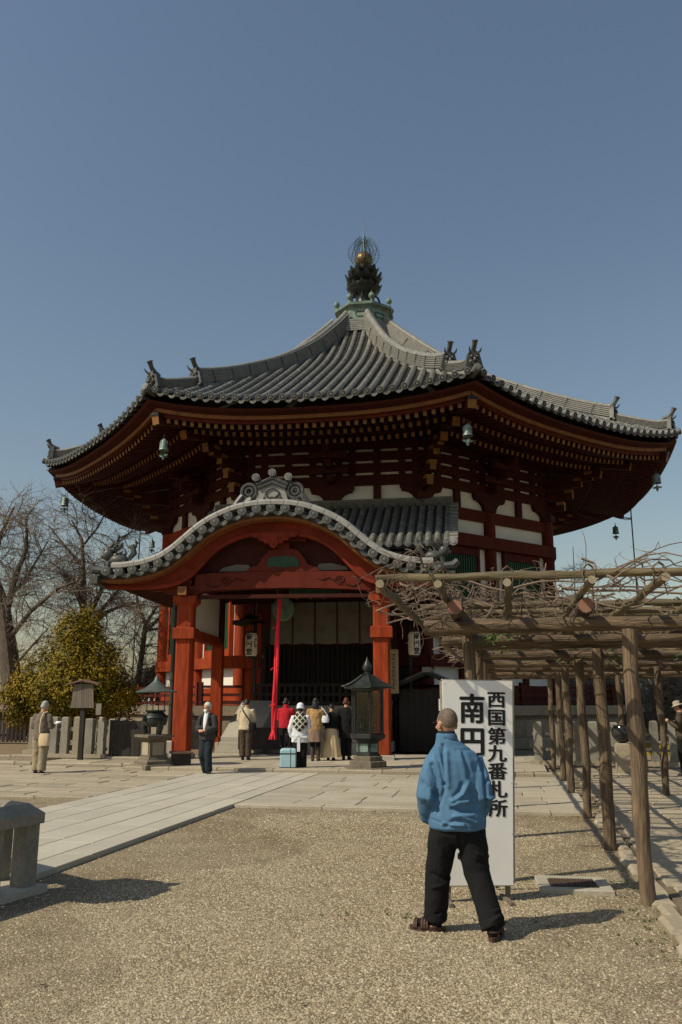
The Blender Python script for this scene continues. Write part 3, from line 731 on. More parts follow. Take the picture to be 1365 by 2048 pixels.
for k in (0,1,7,2,6):
    b=MB(); rows=[]
    b.box((0,-(AW-0.10),6.35),(2*HW-0.1,0.10,9.7)); b.v=[tuple(fm(k)@Vector(v)) for v in b.v]
    wall=b.build('wall','white',hall); RD='redworn' if k==7 else 'wallred_shaded'  # only the sunlit left face keeps full red; the others have shade painted in
    e=HW-0.02
    full=k in (0,1,7)
    # long horizontal members
    face_box(k,'sill_beam',RD,-e,e,1.5,2.15,AW-.04,AW+.16,wall)
    face_box(k,'tie_beam',RD,-e-.12,e+.12,2.90,3.32,AW-.04,AW+.30,wall)
    face_box(k,'tie_beam',RD,-e-.14,e+.14,7.50,7.98,AW-.04,AW+.34,wall)
    face_box(k,'tie_beam',RD,-e,e,8.60,9.04,AW-.04,AW+.12,wall)
    for z0,z1 in ((9.74,10.13),(10.26,10.60),(10.73,11.06),(11.19,11.6)):
        face_box(k,'bracket_beam','darkred',-e,e,z0,z1,AW-.04,AW+.10,wall)
    if not full: continue
    for s in (-1.75,1.75):
        face_box(k,'strut','darkred',s-.14,s+.14,9.042,9.738,AW-.04,AW+.12,wall)
        b=MB(); b.box((s,-(AW+.11),9.62),(.62,.14,.20)); b.v=[tuple(fm(k)@Vector(v)) for v in b.v]; 
        for z in (10.2,10.67,11.13): face_box(k,'strut','darkred',s-.13,s+.13,z-.08,z+.08,AW-.04,AW+.085,wall)
    for s,hf in ((0,0),(-HW,1),(HW,-1)):
        b=MB(); b.prism([(x+s,z) for x,z in bracket_poly(.30,.86,9.05,9.735,hf)],-AW-.17,-AW+.04); b.v=[tuple(fm(k)@Vector(v)) for v in b.v]
        b.build('bracket_arm','darkred',wall)
        for z in (10.195,10.665,11.125):
            for ds in (-.78,-.26,.26,.78):
                if abs(s+ds)<HW-.1:
                    o=block(k,s+ds,AW+.0,z,wall)
    # stepped bracket set standing out from the wall
    for s in (0,):
        for i in range(3):
            z=9.93+.47*i; L_=.55+.5*i
            face_box(k,'bracket_step','darkred',s-.12,s+.12,z-.13,z+.13,AW+.10,AW+.10+L_,wall,ends={2:1},mats=['darkred','ochre' if k==9 else 'darkred'])
            if i<2: face_box(k,'cross_arm','darkred',s-.72,s+.72,z+.20,z+.42,AW+L_-.10,AW+L_+.10,wall)
    # lower bays: columns, windows
    has_mid = k!=0
    if has_mid:
        b=MB(); b.lathe([(.25,1.5),(.25,9.0)],16,fp(k,0,AW+.02,0)); b.build('column',RD,wall,smooth=40)
        for sg in (-1,1):
            c0=sg*1.74
            face_box(k,'window_frame',RD,c0-1.05,c0-.93,3.33,7.49,AW-.04,AW+.14,wall); face_box(k,'window_frame',RD,c0+.93,c0+1.05,3.33,7.49,AW-.04,AW+.14,wall)
            face_box(k,'window_frame',RD,c0-.93,c0+.93,7.18,7.49,AW-.04,AW+.13,wall); face_box(k,'window_frame',RD,c0-.93,c0+.93,3.33,3.62,AW-.04,AW+.13,wall)
            face_box(k,'window_back','greenwin',c0-.925,c0+.925,3.62,7.18,AW-.045,AW+.0,wall)
            b=MB()
            for i in range(15): b.box((c0-.87+1.74*i/14,-(AW+.05),5.4),(.06,.06,3.55))
            b.v=[tuple(fm(k)@Vector(v)) for v in b.v]; b.build('window_bars','greenwin',wall)
            face_box(k,'post',RD,c0-.12,c0+.12,2.152,2.898,AW-.04,AW+.10,wall)
    else:
        for s in (-3.1,-2.2,2.2,3.1): face_box(k,'door_post',RD,s-.14,s+.14,2.152,7.49,AW-.04,AW+.2,wall)
        face_box(k,'shade_panel','darkwood',-3.3,3.3,2.153,2.897,AW-.04,AW+.02,wall)  # dark sheet over the white lower plaster, standing in for shade
        face_box(k,'doorway','darkwood',-2.05,2.05,2.152,7.49,AW-.2,AW+.02,wall)
        for sg in (-1,1):
            face_box(k,'shade_strip','wallred_shaded',sg*2.62-.25,sg*2.62+.25,3.33,7.49,AW-.04,AW+.05,wall)  # white plaster strips coloured dark red, shade put into the colour
for k in range(8):
    if k in (3,4): continue
    ang=-PI/2+PI/8+k*PI/4; d=Vector((math.cos(ang),math.sin(ang),0)); c_=d*9.1
    b=MB(); b.lathe([(.27,1.5),(.27,9.05)],18,c_); b.build('column','redworn' if k in (6,7) else 'wallred_shaded',hall,smooth=40)  # columns out of the sun take the red with painted-in shade
    b=MB(); b.box(c_+Vector((0,0,9.22)),(.62,.62,.26),rz=ang); b.box(c_+Vector((0,0,9.06)),(.40,.40,.1),rz=ang); b.build('capital_block','darkred',hall)
    # corner bracket arms stepping outwards, ochre ends
    for i,(r_,z) in enumerate(((9.95,9.62),(10.32,10.10),(10.72,10.56),(11.2,10.78))):
        b=MB(); b.beam(d*r_+Vector((0,0,z)),d*8.7+Vector((0,0,z)),.24,.25,0,ends={2:1}); b.build('corner_bracket',['darkred','ochre'],hall)
        b=MB(); b.box(d*(r_-.16)+Vector((0,0,z+.19)),(.32,.32,.13),rz=ang,mi=0); b.box(d*(r_-.16)+Vector((0,0,z+.105)),(.22,.22,.06),rz=ang); b.build('corner_block','ochre',hall)
# ---- stone base, its blocks, the railing
b=MB(); b.lathe([(11.75,0.0),(11.75,1.20),(11.72,1.2),(11.72,1.22)],8,ph=PI/8); b.lathe([(11.60,1.2),(11.6,1.47)],8,ph=PI/8)
base=b.build('stone_base','oldstone',hall)
ab=11.75*C8; hb=11.75*math.sin(PI/8)
for k in (0,1,7,2,6):
    for (z0,z1,n_,off,m_,proud) in ((0.03,.42,5,0,'basestone',.09),(.43,1.02,6,.3,'basestone',.02),(1.16,1.5,5,.1,'basestone',.12)):
        x=-hb+.01
        while x<hb-.05:
            L_=rnd.uniform(1.3,2.1); e_=min(x+L_,hb-.01); 
            if hb-e_<.5: e_=hb-.01
            o=face_box(k,'base_stone',m_,x+.006,e_-.006,z0,z1-.01,ab-.3,ab+proud,base); x=e_
for k in (0,1,7,2,6):
    ar=10.55; hr=ar*T8
    b=MB()
    for z,hh,ww in ((2.14,.09,.10),(1.86,.10,.07),(1.60,.12,.09)): b.box((0,-ar,z),(2*hr,ww,hh))
    b.v=[tuple(fm(k)@Vector(v)) for v in b.v]; rl_=b.build('railing','darkred',hall)
    for i in range(6):
        s=-hr+2*hr*i/5+(.08 if i==0 else -.08 if i==5 else 0)
        if k==0 and abs(s)<2: continue
        face_box(k,'rail_post','darkred' if k!=7 else 'red',s-.07,s+.07,1.5,2.30,ar-.07,ar+.07,rl_)  # posts on the sunlit left face are coloured brighter, as painted light
# ---- stone stair between two sloping cheeks
ns=7
stair=None
for i in range(ns):
    s_=MB(); y1=-13.45+.36*i; s_.bbox((0,(y1-10.9)/2+ -0.0,.10+(.2*(i+1))/2 ),(2.78,abs(-10.9-y1),.2*(i+1)),.012)
    o=s_.build('stair' if i==0 else 'step','granite',hall if stair is None else stair)
    if stair is None: stair=o
for sg in (-1,1):
    x0,x1=sg*1.40,sg*2.55
    b=MB(); b.prism([(-13.75,.42),(-13.75,.56),(-11.35,1.66),(-10.9,1.66),(-10.9,.42)],min(x0,x1),max(x0,x1),mx=Matrix(((0,1,0,0),(1,0,0,0),(0,0,1,0),(0,0,0,1))))
    b.build('cheek_stone','granite',stair)
    b=MB(); b.bbox((sg*1.98,-12.5,.27),(1.35,3.0,.29),.01); b.build('cheek_base','granite',stair)
# ---- doors: dark lattice behind the porch, low balusters along the edge of the base
b=MB(); b.box((0,-9.6,2.9),(5.0,.1,2.8)); lat=b.build('door_lattice','darkwood',hall)
for i in range(26):
    b=MB(); b.box((-2.2+4.4*i/25,-9.69,2.72),(.055,.07,1.85)); b.build('lattice_bar','darkwood',lat)
for z in (1.85,2.2,3.62): 
    b=MB(); b.box((0,-9.70,z),(4.6,.10,.10)); b.build('lattice_rail','darkred',lat)
b=MB()
for z in (2.18,1.86,1.58): b.box((0.2,-11.05,z),(5.0,.09,.10))
bal=b.build('low_fence','darkwood',hall)
for i in range(24):
    b=MB(); b.box((-2.2+4.8*i/23,-11.05,1.85),(.10,.07,.70)); b.build('baluster','darkwood',bal)
# ================================================================== THE PORCH (belongs to the hall)
PX=-0.24; SM=4.78; BEFORE=set(hall.children)
oc_s=[0,.5,.9,1.3,1.6,1.87,2.2,2.55,2.95,3.5,4.1,4.6,4.9]; oc_z=[q-.13 for q in (6.84,6.81,6.73,6.58,6.43,6.26,5.96,5.66,5.39,5.21,5.12,5.12,5.16)]
ic_s=[0,.5,1.05,1.5,1.8,2.05,2.3,2.6,2.95,3.5,4.1,4.55,4.9]; ic_z=[6.22,6.21,6.08,5.86,5.60,5.32,5.04,4.84,4.74,4.70,4.70,4.72,4.78]
def crv(xs,zs):
    p=np.linspace(0,4.9,80); z=np.interp(p,xs,zs)
    for _ in range(6): z[1:-1]=(z[:-2]+2*z[1:-1]+z[2:])/4; z[0]=z[1]
    return lambda s: float(np.interp(abs(s),p,z))
oz=crv(oc_s,oc_z); iz=crv(ic_s,ic_z)
YF=-17.45; YB=-10.6
# arc-length samples along the outer curve
ss=np.linspace(-SM,SM,401); zz=np.array([oz(q) for q in ss]); al=np.concatenate([[0],np.cumsum(np.hypot(np.diff(ss),np.diff(zz)))])
def at_len(l): return float(np.interp(l,al,ss))
LT=al[-1]; ND=27
def nrm(s):
    dz=(oz(s+.02)-oz(s-.02))/.04; n=Vector((-dz,0,1)).normalized(); return n
# roof shell
b=MB(); sv=[at_len(LT*i/108) for i in range(109)]
up=[[Vector((PX+q,y,oz(q)+.12-.02*math.cos(2*PI*(i/108*ND)))) for i,q in enumerate(sv)] for y in (YF+.02,-15.5,-13.5,YB)]
lo=[[Vector((PX+q,y,oz(q)-.05)) for q in sv] for y in (YF+.02,-15.5,-13.5,YB)]
b.grid(up); b.grid(lo,flip=True)
b.grid([up[0],lo[0]],flip=True)
proof=b.build('porch_roof','pan',hall,smooth=40,fixn=False)
for i in range(ND):
    s=at_len(LT*(i+.5)/ND); n=nrm(s); t=Vector((n.z,0,-n.x)); o_=Vector((PX+s,YF,oz(s)))+n*.145
    b=MB(); b.tube([o_+Vector((0,.05,0)),o_-Vector((0,.05,0)),o_-Vector((0,.075,0))],[.138,.138,.13],14)
    # raised rim and inner boss like the crest discs
    b.tube([o_-Vector((0,.075,0)),o_-Vector((0,.095,0))],[.13,.12],14); b.tube([o_-Vector((0,.094,0)),o_-Vector((0,.10,0))],[.098,.098],12,mi=1); b.tube([o_-Vector((0,.099,0)),o_-Vector((0,.112,0))],[.05,.035],10)
    b.build('disc_tile',['disc','demon'],proof,smooth=35)
    b=MB(); rows=[]
    for j in range(15):
        y=YF+.05+(YB-YF-.05)*j/14
        for sc in (.92,1.05): rows.append([o_+Vector((0,y-YF+(0.01 if sc>1 else 0),0))-n*.045+t*x*sc*.95+n*z*sc for x,z in arc])
    b.grid(rows); b.build('tile_row','tile',proof,smooth=35,fixn=False)
    if i<ND-1:
        sm=at_len(LT*(i+1)/ND); n=nrm(sm); t=Vector((n.z,0,-n.x)); om=Vector((PX+sm,YF-.03,oz(sm)))
        b=MB(); r0=[];r1=[]
        for q in np.linspace(-1,1,7):
            r0.append(om+t*q*.13+n*(.05+.055*q*q)); r1.append(om+t*q*.13+n*(-.055+.06*q*q))
        b.grid([r0,r1]); b.grid([r1,[v+Vector((0,.3,0)) for v in r1]]); b.grid([[v+Vector((0,.3,0)) for v in r0],r0]); b.build('lip_tile','tile',proof,fixn=False)
# pale verge course above the discs, tile by tile
NV=30
for i in range(NV):
    l0=LT*(i+.0)/NV; l1=LT*(i+1)/NV; fr=[]
    if i in (0,NV-1): continue
    for j in range(5):
        s=at_len(l0+(l1-l0-.012)*j/4); n=nrm(s); fr.append((Vector((PX+s,YF,oz(s)))+n*.30,Vector((0,1,0)),n))
    b=MB(); b.sweep([(-.10,-.06),(-.10,.03),(-.05,.09),(.12,.13),(.42,.10),(.5,-.06)],fr); b.build('verge_tile','paletile',proof)
# gable board: red band with an amber upper edge
def band(f0,f1,y0,y1,nm,m_,parent,smax=SM,n_=70):
    b=MB(); fr=[]
    for i in range(n_+1):
        s=-smax+2*smax*i/n_; fr.append((s,f0(s),f1(s)))
    A=[[Vector((PX+s,y0,lo_)) for s,lo_,hi in fr],[Vector((PX+s,y0,hi)) for s,lo_,hi in fr],[Vector((PX+s,y1,hi)) for s,lo_,hi in fr],[Vector((PX+s,y1,lo_)) for s,lo_,hi in fr]]
    A.append(A[0]); b.grid(A); 
    return b.build(nm,m_,parent)
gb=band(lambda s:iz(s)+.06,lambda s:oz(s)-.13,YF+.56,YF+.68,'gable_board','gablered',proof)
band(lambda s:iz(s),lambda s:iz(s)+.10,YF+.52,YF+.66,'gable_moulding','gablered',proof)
band(lambda s:oz(s)-.135,lambda s:oz(s)-.052,YF+.12,YF+.68,'gable_edge','edge',proof)
# soffit ribs under the curve
for j in range(30):
    y=YF+.77+.19*j
    if y>YB: break
    band(lambda s:iz(s)+.10,lambda s:iz(s)+.22,y,y+.09,'soffit_rib','darkred',proof,SM-.05,48)
band(lambda s:iz(s)+.2,lambda s:oz(s)-.06,YF+.68,YB,'soffit','darkred',proof,SM-.05,48)
# ridge ornament of the curved gable
def ornament():
    b=MB(); y=YF+.10
    pl=[(-.58,7.12),(-.52,7.30),(-.40,7.72),(-.44,7.80),(-.30,7.86),(0,7.98),(.30,7.86),(.44,7.80),(.40,7.72),(.52,7.30),(.58,7.12)]
    o=MB(); o.prism([(PX-.02+x,z) for x,z in pl],y,y+.3); base_=o.build('gable_ornament','paletile',proof)
    b=MB()
    for pts in ([(-.5,7.78),(-.3,7.88),(0,8.02),(.3,7.88),(.5,7.78)],[(-.46,7.68),(0,7.86),(.46,7.68)],[(-.6,7.10),(0,7.16),(.6,7.10)]):
        b.tube([(PX+x,y-.02,z) for x,z in pts],.06,6)
    cl=[]
    for i in range(33):
        t=2*PI*i/32; x=.24*math.sin(t)+.03*math.sin(3*t); z=7.50-.15*math.cos(t)+.03*math.cos(4*t)
        if z<7.40: x*=.55
        cl.append((PX+x,y-.02,z))
    b.tube(cl,.028,5)
    b.tube([(PX-.45,y-.02,7.25),(PX-.3,y-.02,7.3),(PX-.25,y-.02,7.4)],.04,5); b.tube([(PX+.45,y-.02,7.25),(PX+.3,y-.02,7.3),(PX+.25,y-.02,7.4)],.04,5)
    b.build('ornament_relief','demon',base_,smooth=True)
    for sg in (-1,1):
        b=MB(); cx,cz=sg*.74,7.58
        for rr,wd in ((.24,.06),(.12,.05)):
            b.tube([(PX+cx+rr*math.cos(2*PI*i/14),y+.02,cz+rr*math.sin(2*PI*i/14)) for i in range(15)],wd,6)
        b.tube([(PX+cx+sg*.2,y+.02,7.45),(PX+sg*1.06,y+.02,7.28),(PX+sg*1.2,y+.02,7.1),(PX+sg*1.36,y+.02,7.04),(PX+sg*1.45,y+.02,7.10)],[.1,.12,.10,.08,.05],7)
        b.tube([(PX+cx-sg*.1,y+.05,7.3),(PX+sg*.95,y+.05,7.12),(PX+sg*1.25,y+.05,6.95)],[.16,.14,.1],7)
        for i in range(5): b.ball((PX+sg*(.70+.17*i),y-.03,7.28-.055*i),(.07,.06,.07),7)
        b.box((PX+cx,y+.12,7.4),(.34,.12,.44))
        b.build('ornament_scroll','demon',base_,smooth=40)
    for x,z in ((-.52,8.02),(.52,8.02),(0,8.17)):
        b=MB(); b.tube([(PX+x*.8,y+.5,z-.12),(PX+x,y-.02,z),(PX+x,y-.09,z+.01)],[.10,.12,.13],12); b.tube([(PX+x,y-.09,z+.01),(PX+x,y-.11,z+.01)],[.085,.08],12); b.build('ornament_disc','disc',base_,smooth=40)
ornament()
for o_ in [c for c in proof.children if c.name.startswith('gable_ornament')]:
    o_.scale=(.88,1,.88); o_.location=(PX*.12,0,.12*7.1-.17)
# guardian lions at the roof corners
def lion(x,y,z,sg,sc=1.0):
    b=MB(); m=Matrix.Translation((x,y,z))@Matrix.Scale(sc,4)@(Matrix.Scale(sg,4,(1,0,0)))
    P=lambda a,b_,c:(m@Vector((a,b_,c)))
    b.ball(P(0,0,.30),(.30*sc,.20*sc,.17*sc),10); b.ball(P(.28,-.02,.46),(.17*sc,.17*sc,.18*sc),10); b.ball(P(.40,-.04,.42),(.09*sc,.09*sc,.08*sc),8)
    for px,py in ((.20,-.12),(.20,.12),(-.22,-.12),(-.22,.12)): b.tube([P(px,py,.26),P(px+.05,py,.10),P(px+.02,py,-.02)],[.08*sc,.06*sc,.06*sc],7)
    b.tube([P(-.28,0,.32),P(-.42,0,.5),P(-.36,0,.68),P(-.25,0,.66)],[.05*sc,.09*sc,.09*sc,.03*sc],7)
    for i in range(26):
        a=i*2.4; q=Vector((.10+.14*math.cos(a),.14*math.sin(a*1.7),.50+.16*math.sin(a*.9))); b.tube([P(*q),P(q.x-.07,q.y*1.3,q.z+.05),P(q.x-.13,q.y*1.5,q.z+.15)],[.05*sc,.035*sc,.006*sc],5)
    for i in range(6): b.tube([P(-.36,0,.5+.04*i),P(-.42-.02*i,.04*(i%3-1),.60+.04*i),P(-.40-.05*(i%2),.06*(i%3-1),.74+.05*i)],[.04*sc,.03*sc,.005*sc],5)
    b.tube([P(.36,-.1,.52),P(.38,-.14,.62)],[.04*sc,.01*sc],5); b.tube([P(.36,.1,.52),P(.38,.14,.62)],[.04*sc,.01*sc],5)
    return b.build('guardian_lion','demon',proof,smooth=50)
lion(-4.62,YF+.35,5.18,-1,1.05); lion(4.22,YF+.35,5.20,1,.95)
for sg in (-1,1):
    b=MB(); b.box((PX+sg*4.88,YF+.6,4.90),(.22,1.5,.22)); b.tube([(PX+sg*4.68,YF+.02,5.16),(PX+sg*4.95,YF+.02,5.18),(PX+sg*5.08,YF+.02,5.30)],[.1,.12,.1],8); b.build('corner_tile','demon',proof)
# upper slope behind the curve
UE=-12.05; UT=-8.62; ZE=6.72; ZU=8.86
def uzz(y): t=(y-UE)/(UT-UE); return ZE+(ZU-ZE)*(0.86*t+0.14*t*t)
b=MB(); n_=60
rows=[]
for j in range(13):
    y=UE+(UT-UE)*j/12
    for rep in (0,1): rows.append([Vector((-4.57+9.14*i/n_,y+.004*rep,uzz(y)+.03*rep-.04*abs(math.sin(PI*(i/n_*9.14/.318))))) for i in range(n_+1)])
b.grid(rows); b.grid([[v+Vector((0,0,-.25)) for v in rows[0]],[v+Vector((0,0,-.25)) for v in rows[-1]]],flip=True); b.grid([rows[0],[v+Vector((0,0,-.12)) for v in rows[0]]],flip=True)
uroof=b.build('upper_porch_roof','pan',hall,fixn=False)
for i in range(29):
    x=-4.452+.318*i; b=MB(); rws=[]
    for j in range(13):
        y=UE-.03+(UT-UE)*j/12
        for sc in (.92,1.06): rws.append([Vector((x+q*sc,y+(.006 if sc>1 else 0),uzz(y)+z*sc)) for q,z in arc])
    b.grid(rws); b.build('tile_row','tile',uroof,smooth=35,fixn=False)
    b=MB(); o_=Vector((x,UE-.05,ZE+.02)); b.tube([o_,o_-Vector((0,.05,0)),o_-Vector((0,.07,0))],[.12,.12,.11],12); b.tube([o_-Vector((0,.07,0)),o_-Vector((0,.085,0))],[.07,.06],10); b.build('disc_tile','disc',uroof,smooth=40)
b=MB(); b.sweep(ridge_prof(.35,.4),[(Vector((x,UT+.1,ZU-.05)),Vector((0,1,0)),Vector((0,0,1))) for x in (-4.6,0,4.6)]); b.build('top_ridge','ridge',uroof)
for sg in (-1,1):
    for j in range(12):     # verge tiles stepping down the edge
        y0=UE-.02+(UT-UE)*j/12; y1=UE+(UT-UE)*(j+1)/12
        b=MB(); b.beam((sg*4.66,y0,uzz(y0)+.03),(sg*4.66,y1+.03,uzz(y1)+.0),.30,.12); b.build('verge_tile','ridge',uroof)
    b=MB(); o_=Vector((sg*4.66,UE-.06,ZE+.05)); b.tube([o_+Vector((0,.3,.1)),o_,o_-Vector((0,.05,.0))],[.13,.15,.14],12); b.tube([o_-Vector((0,.05,0)),o_-Vector((0,.07,0))],[.09,.08],10); b.build('corner_disc_tile','paletile',uroof,smooth=40)
b=MB(); b.box((0,UE+.35,ZE-.22),(8.9,.12,.22)); b.build('upper_eave_board','red',uroof)
for sg in (-1,1):
    b=MB(); b.prism([(UE+.5,5.6),(UE+.5,ZE-.1),(UT-.2,ZU-.45),(UT+.1,5.6)],sg*4.2-.05,sg*4.2+.05,mx=Matrix(((0,1,0,0),(1,0,0,0),(0,0,1,0),(0,0,0,1)))); b.build('side_gable','darkred',hall)
# columns, capitals and beams
YC=-16.6; XC=2.74
for sg in (-1,1):
    b=MB(); b.bbox((sg*XC,YC,.17),(.62,.62,.14),.02); b.build('column_plinth','granite',hall)
    b=MB(); hw=.225; ch=.05
    pr=[(-hw+ch,-hw),(hw-ch,-hw),(hw,-hw+ch),(hw,hw-ch),(hw-ch,hw),(-hw+ch,hw),(-hw,hw-ch),(-hw,-hw+ch)]
    for z0,z1 in ((.24,4.30),):
        vs=[(sg*XC+x,YC+y,z) for z in (z0,z1) for x,y in pr]; b.add(vs,[tuple(range(7,-1,-1)),tuple(range(8,16))]+[(i,(i+1)%8,8+(i+1)%8,8+i) for i in range(8)])
    b.build('porch_column','redworn',hall)
    b=MB(); b.bbox((sg*XC,YC,3.48),(.60,.60,.30),.02); b.build('column_collar','redworn',hall)
    b=MB(); b.box((sg*XC,YC,4.28),(.42,.42,.12),taper=1.45); b.box((sg*XC,YC,4.42),(.64,.64,.17)); b.build('capital','redworn',hall)
    b=MB(); b.prism([(sg*XC+x,z) for x,z in bracket_poly(.30,.95,4.50,4.80)],YC-.14,YC+.14); b.build('bracket_arm','red',hall)
    for dx in (-.75,0,.75):
        b=MB(); b.box((sg*XC+dx,YC,4.84),(.2,.2,.08),taper=1.4); b.box((sg*XC+dx,YC,4.93),(.30,.30,.10)); b.build('bearing_block','red',hall)
    b=MB(); b.box((sg*(XC+.42),YC,4.85),(.42,.26,.26),ends={3:1,5:1}); b.box((sg*XC,YC-.40,4.62),(.24,.36,.24),ends={2:1}); b.build('beam_end',['red','ochre'],hall)
    b=MB(); b.beam((sg*XC,YC+.2,3.50),(sg*XC,-12.35,3.50),.26,.28); b.build('side_beam','redworn',hall)
    b=MB(); b.box((sg*2.72,-12.7,1.8),(.34,.34,3.30)); b.build('rear_post','redworn',hall)
    b=MB(); b.box((sg*2.72,-12.7,4.3),(.34,.34,1.70)); b.build('rear_post','darkred',hall)
    b=MB(); b.box((sg*2.72,-14.5,4.25),(.08,3.3,1.20)); b.build('side_plaster','white',hall)
    b=MB(); b.box((sg*2.72,-14.5,4.95),(.26,3.6,.20)); b.build('side_beam','red',hall)
    # long curl of carved nosing outside the column
    b=MB(); b.prism([(sg*(XC+x),z) for x,z in ((.25,4.86),(.8,4.88),(1.05,4.76),(1.0,4.66),(.8,4.70),(.6,4.6),(.25,4.62))],YC-.10,YC+.10); b.build('carved_nosing','red',hall)
def rainbow(y,z0,z1,x,nm,th):
    b=MB(); n_=24; A=[]
    lo=[(-x+2*x*i/n_, z0+.10*(1-((i/n_*2-1)**2))) for i in range(n_+1)]; hi=[(-x+2*x*i/n_, z1+.06*(1-((i/n_*2-1)**4))) for i in range(n_+1)][::-1]
    b.prism(lo+hi,y-th/2,y+th/2); return b.build(nm,'red',hall)
rbm=rainbow(YC,4.62,5.12,2.5,'rainbow_beam',.32)
for sg in (-1,1):     # carved swirls on the beam
    b=MB(); sp=[]
    for i in range(30):
        t=i/29*3.6*PI; r_=.03+.012*t; sp.append((sg*(1.62+r_*math.cos(t)),YC-.165,4.93+r_*math.sin(t)*.8))
    b.tube(sp,.018,5); b.tube([(sg*1.45,YC-.165,4.9),(sg*1.3,YC-.165,5.0),(sg*1.15,YC-.165,4.93),(sg*.95,YC-.165,4.97)],[.02,.022,.018,.008],5)
    b.tube([(sg*1.75,YC-.165,4.82),(sg*1.95,YC-.165,4.75),(sg*2.1,YC-.165,4.80),(sg*2.2,YC-.165,4.9)],[.02,.022,.018,.008],5); b.build('carved_swirl','darkred',rbm)
b=MB(); b.box((0,YC,4.5),(5.0,.2,.10)); b.build('beam_underboard','darkred',hall)
# frog-leg strut with green panel, king block, hanging carved pendant
b=MB(); pl=[(-1.05,5.19),(-.95,5.30),(-.72,5.36),(-.60,5.55),(-.42,5.78),(-.15,5.84),(.15,5.84),(.42,5.78),(.60,5.55),(.72,5.36),(.95,5.30),(1.05,5.19)]
b.prism(pl,YC-.14,YC+.14); fl=b.build('frog_leg_strut','red',hall)
b=MB(); b.prism([(-.42,5.30),(-.46,5.42),(-.40,5.55),(-.30,5.60),(0,5.62),(.30,5.60),(.40,5.55),(.46,5.42),(.42,5.30),(.25,5.33),(0,5.29),(-.25,5.33)],YC-.155,YC-.10); b.build('green_panel','greenpanel',fl)
b=MB(); b.box((0,YC,5.93),(.34,.3,.18)); b.box((0,YC,6.12),(1.3,.2,.16)); b.build('king_block','red',hall)
b=MB()
pd=[(0,5.80),(.10,5.86),(.13,5.95),(.24,5.94),(.30,6.03),(.40,6.02),(.46,6.11),(.60,6.12),(.72,6.24),(-.72,6.24),(-.60,6.12),(-.46,6.11),(-.40,6.02),(-.30,6.03),(-.24,5.94),(-.13,5.95),(-.10,5.86)]
b.prism([(PX+x,z) for x,z in pd],YF+.44,YF+.54)
for sg in (-1,1):
    b.tube([(PX+sg*(.16+.07*math.cos(q)),YF+.43,6.06+.06*math.sin(q)) for q in np.linspace(0,5,10)],.02,5); b.tube([(PX+sg*(.40+.06*math.cos(q)),YF+.43,6.13+.05*math.sin(q)) for q in np.linspace(0,5,10)],.018,5)
b.ball((PX,YF+.43,5.93),(.05,.03,.05),8)
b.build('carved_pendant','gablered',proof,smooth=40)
b=MB(); b.grid([[Vector((PX+s,YC+.05,5.15)) for s in np.linspace(-2.2,2.2,21)],[Vector((PX+s,YC+.05,iz(s)+.15)) for s in np.linspace(-2.2,2.2,21)]]); b.build('gable_infill','darkred',hall)
for sg in (-1,1):
    b=MB(); b.prism([(sg*.9,5.22),(sg*1.0,5.40),(sg*1.35,5.42),(sg*1.75,5.32),(sg*1.85,5.22)],YC-.02,YC+.04); b.build('gable_plaster','curtain',hall)  # white plaster in the grey curtain colour, standing in for gable shade
# inner lintels and the dark wooden ceiling
for y,z0,z1 in ((-12.7,4.75,5.2),):
    b=MB(); b.box((0,y,(z0+z1)/2),(5.2,.3,z1-z0)); b.build('inner_lintel','darkred',hall)
b=MB(); b.box((-.0,-14.6,5.25),(5.3,3.7,.06)); b.build('porch_ceiling','darkred',hall)
b=MB(); b.prism([(.05,4.98),(.05,4.62),(.25,4.55),(.45,4.64),(.65,4.55),(.85,4.64),(1.05,4.55),(1.25,4.64),(1.45,4.58),(1.55,4.98)],-15.62,-15.56); vb=b.build('valance','greenpanel',hall)
b=MB(); b.tube([(.05,-15.64,4.62),(.25,-15.64,4.55),(.45,-15.64,4.64),(.65,-15.64,4.55),(.85,-15.64,4.64),(1.05,-15.64,4.55),(1.25,-15.64,4.64),(1.45,-15.64,4.58)],.018,5); b.tube([(.05,-15.64,4.98),(1.55,-15.64,4.98),(1.5,-15.64,4.6)],.018,5); b.build('valance_trim','ochre',vb)
# cross walls under the roof, sunlit red panels by the left rear post
b=MB(); b.box((-1.95,-10.6,3.1),(.55,.2,3.0)); b.build('inner_post','redworn',hall)
b=MB(); b.box((-2.3,-11.0,2.95),(1.2,.25,.42)); b.build('inner_beam','redworn',hall)
# drain pipe
b=MB(); b.tube([(-3.18,-16.2,4.9),(-3.18,-16.2,.55)],.075,10)
for z in (4.2,2.2,1.55,.6): b.tube([(-3.18,-16.2,z),(-3.18,-16.2,z+.06)],.10,10)
b.build('drain_pipe','pipe',hall,smooth=40)
b=MB(); b.bbox((-3.25,-16.2,.34),(.6,.5,.46),.02); b.build('pipe_footing','granite',hall)
# the porch stands a few degrees squarer to the path than the hall behind it
_rot=Matrix.Translation((0,-16.6,0))@Matrix.Rotation(R(4.0),4,'Z')@Matrix.Translation((0,16.6,0))
for o_ in list(hall.children):
    if o_ not in BEFORE and not o_.name.startswith(('upper_porch_roof','side_gable','inner_lintel')): o_.matrix_local=_rot@o_.matrix_local
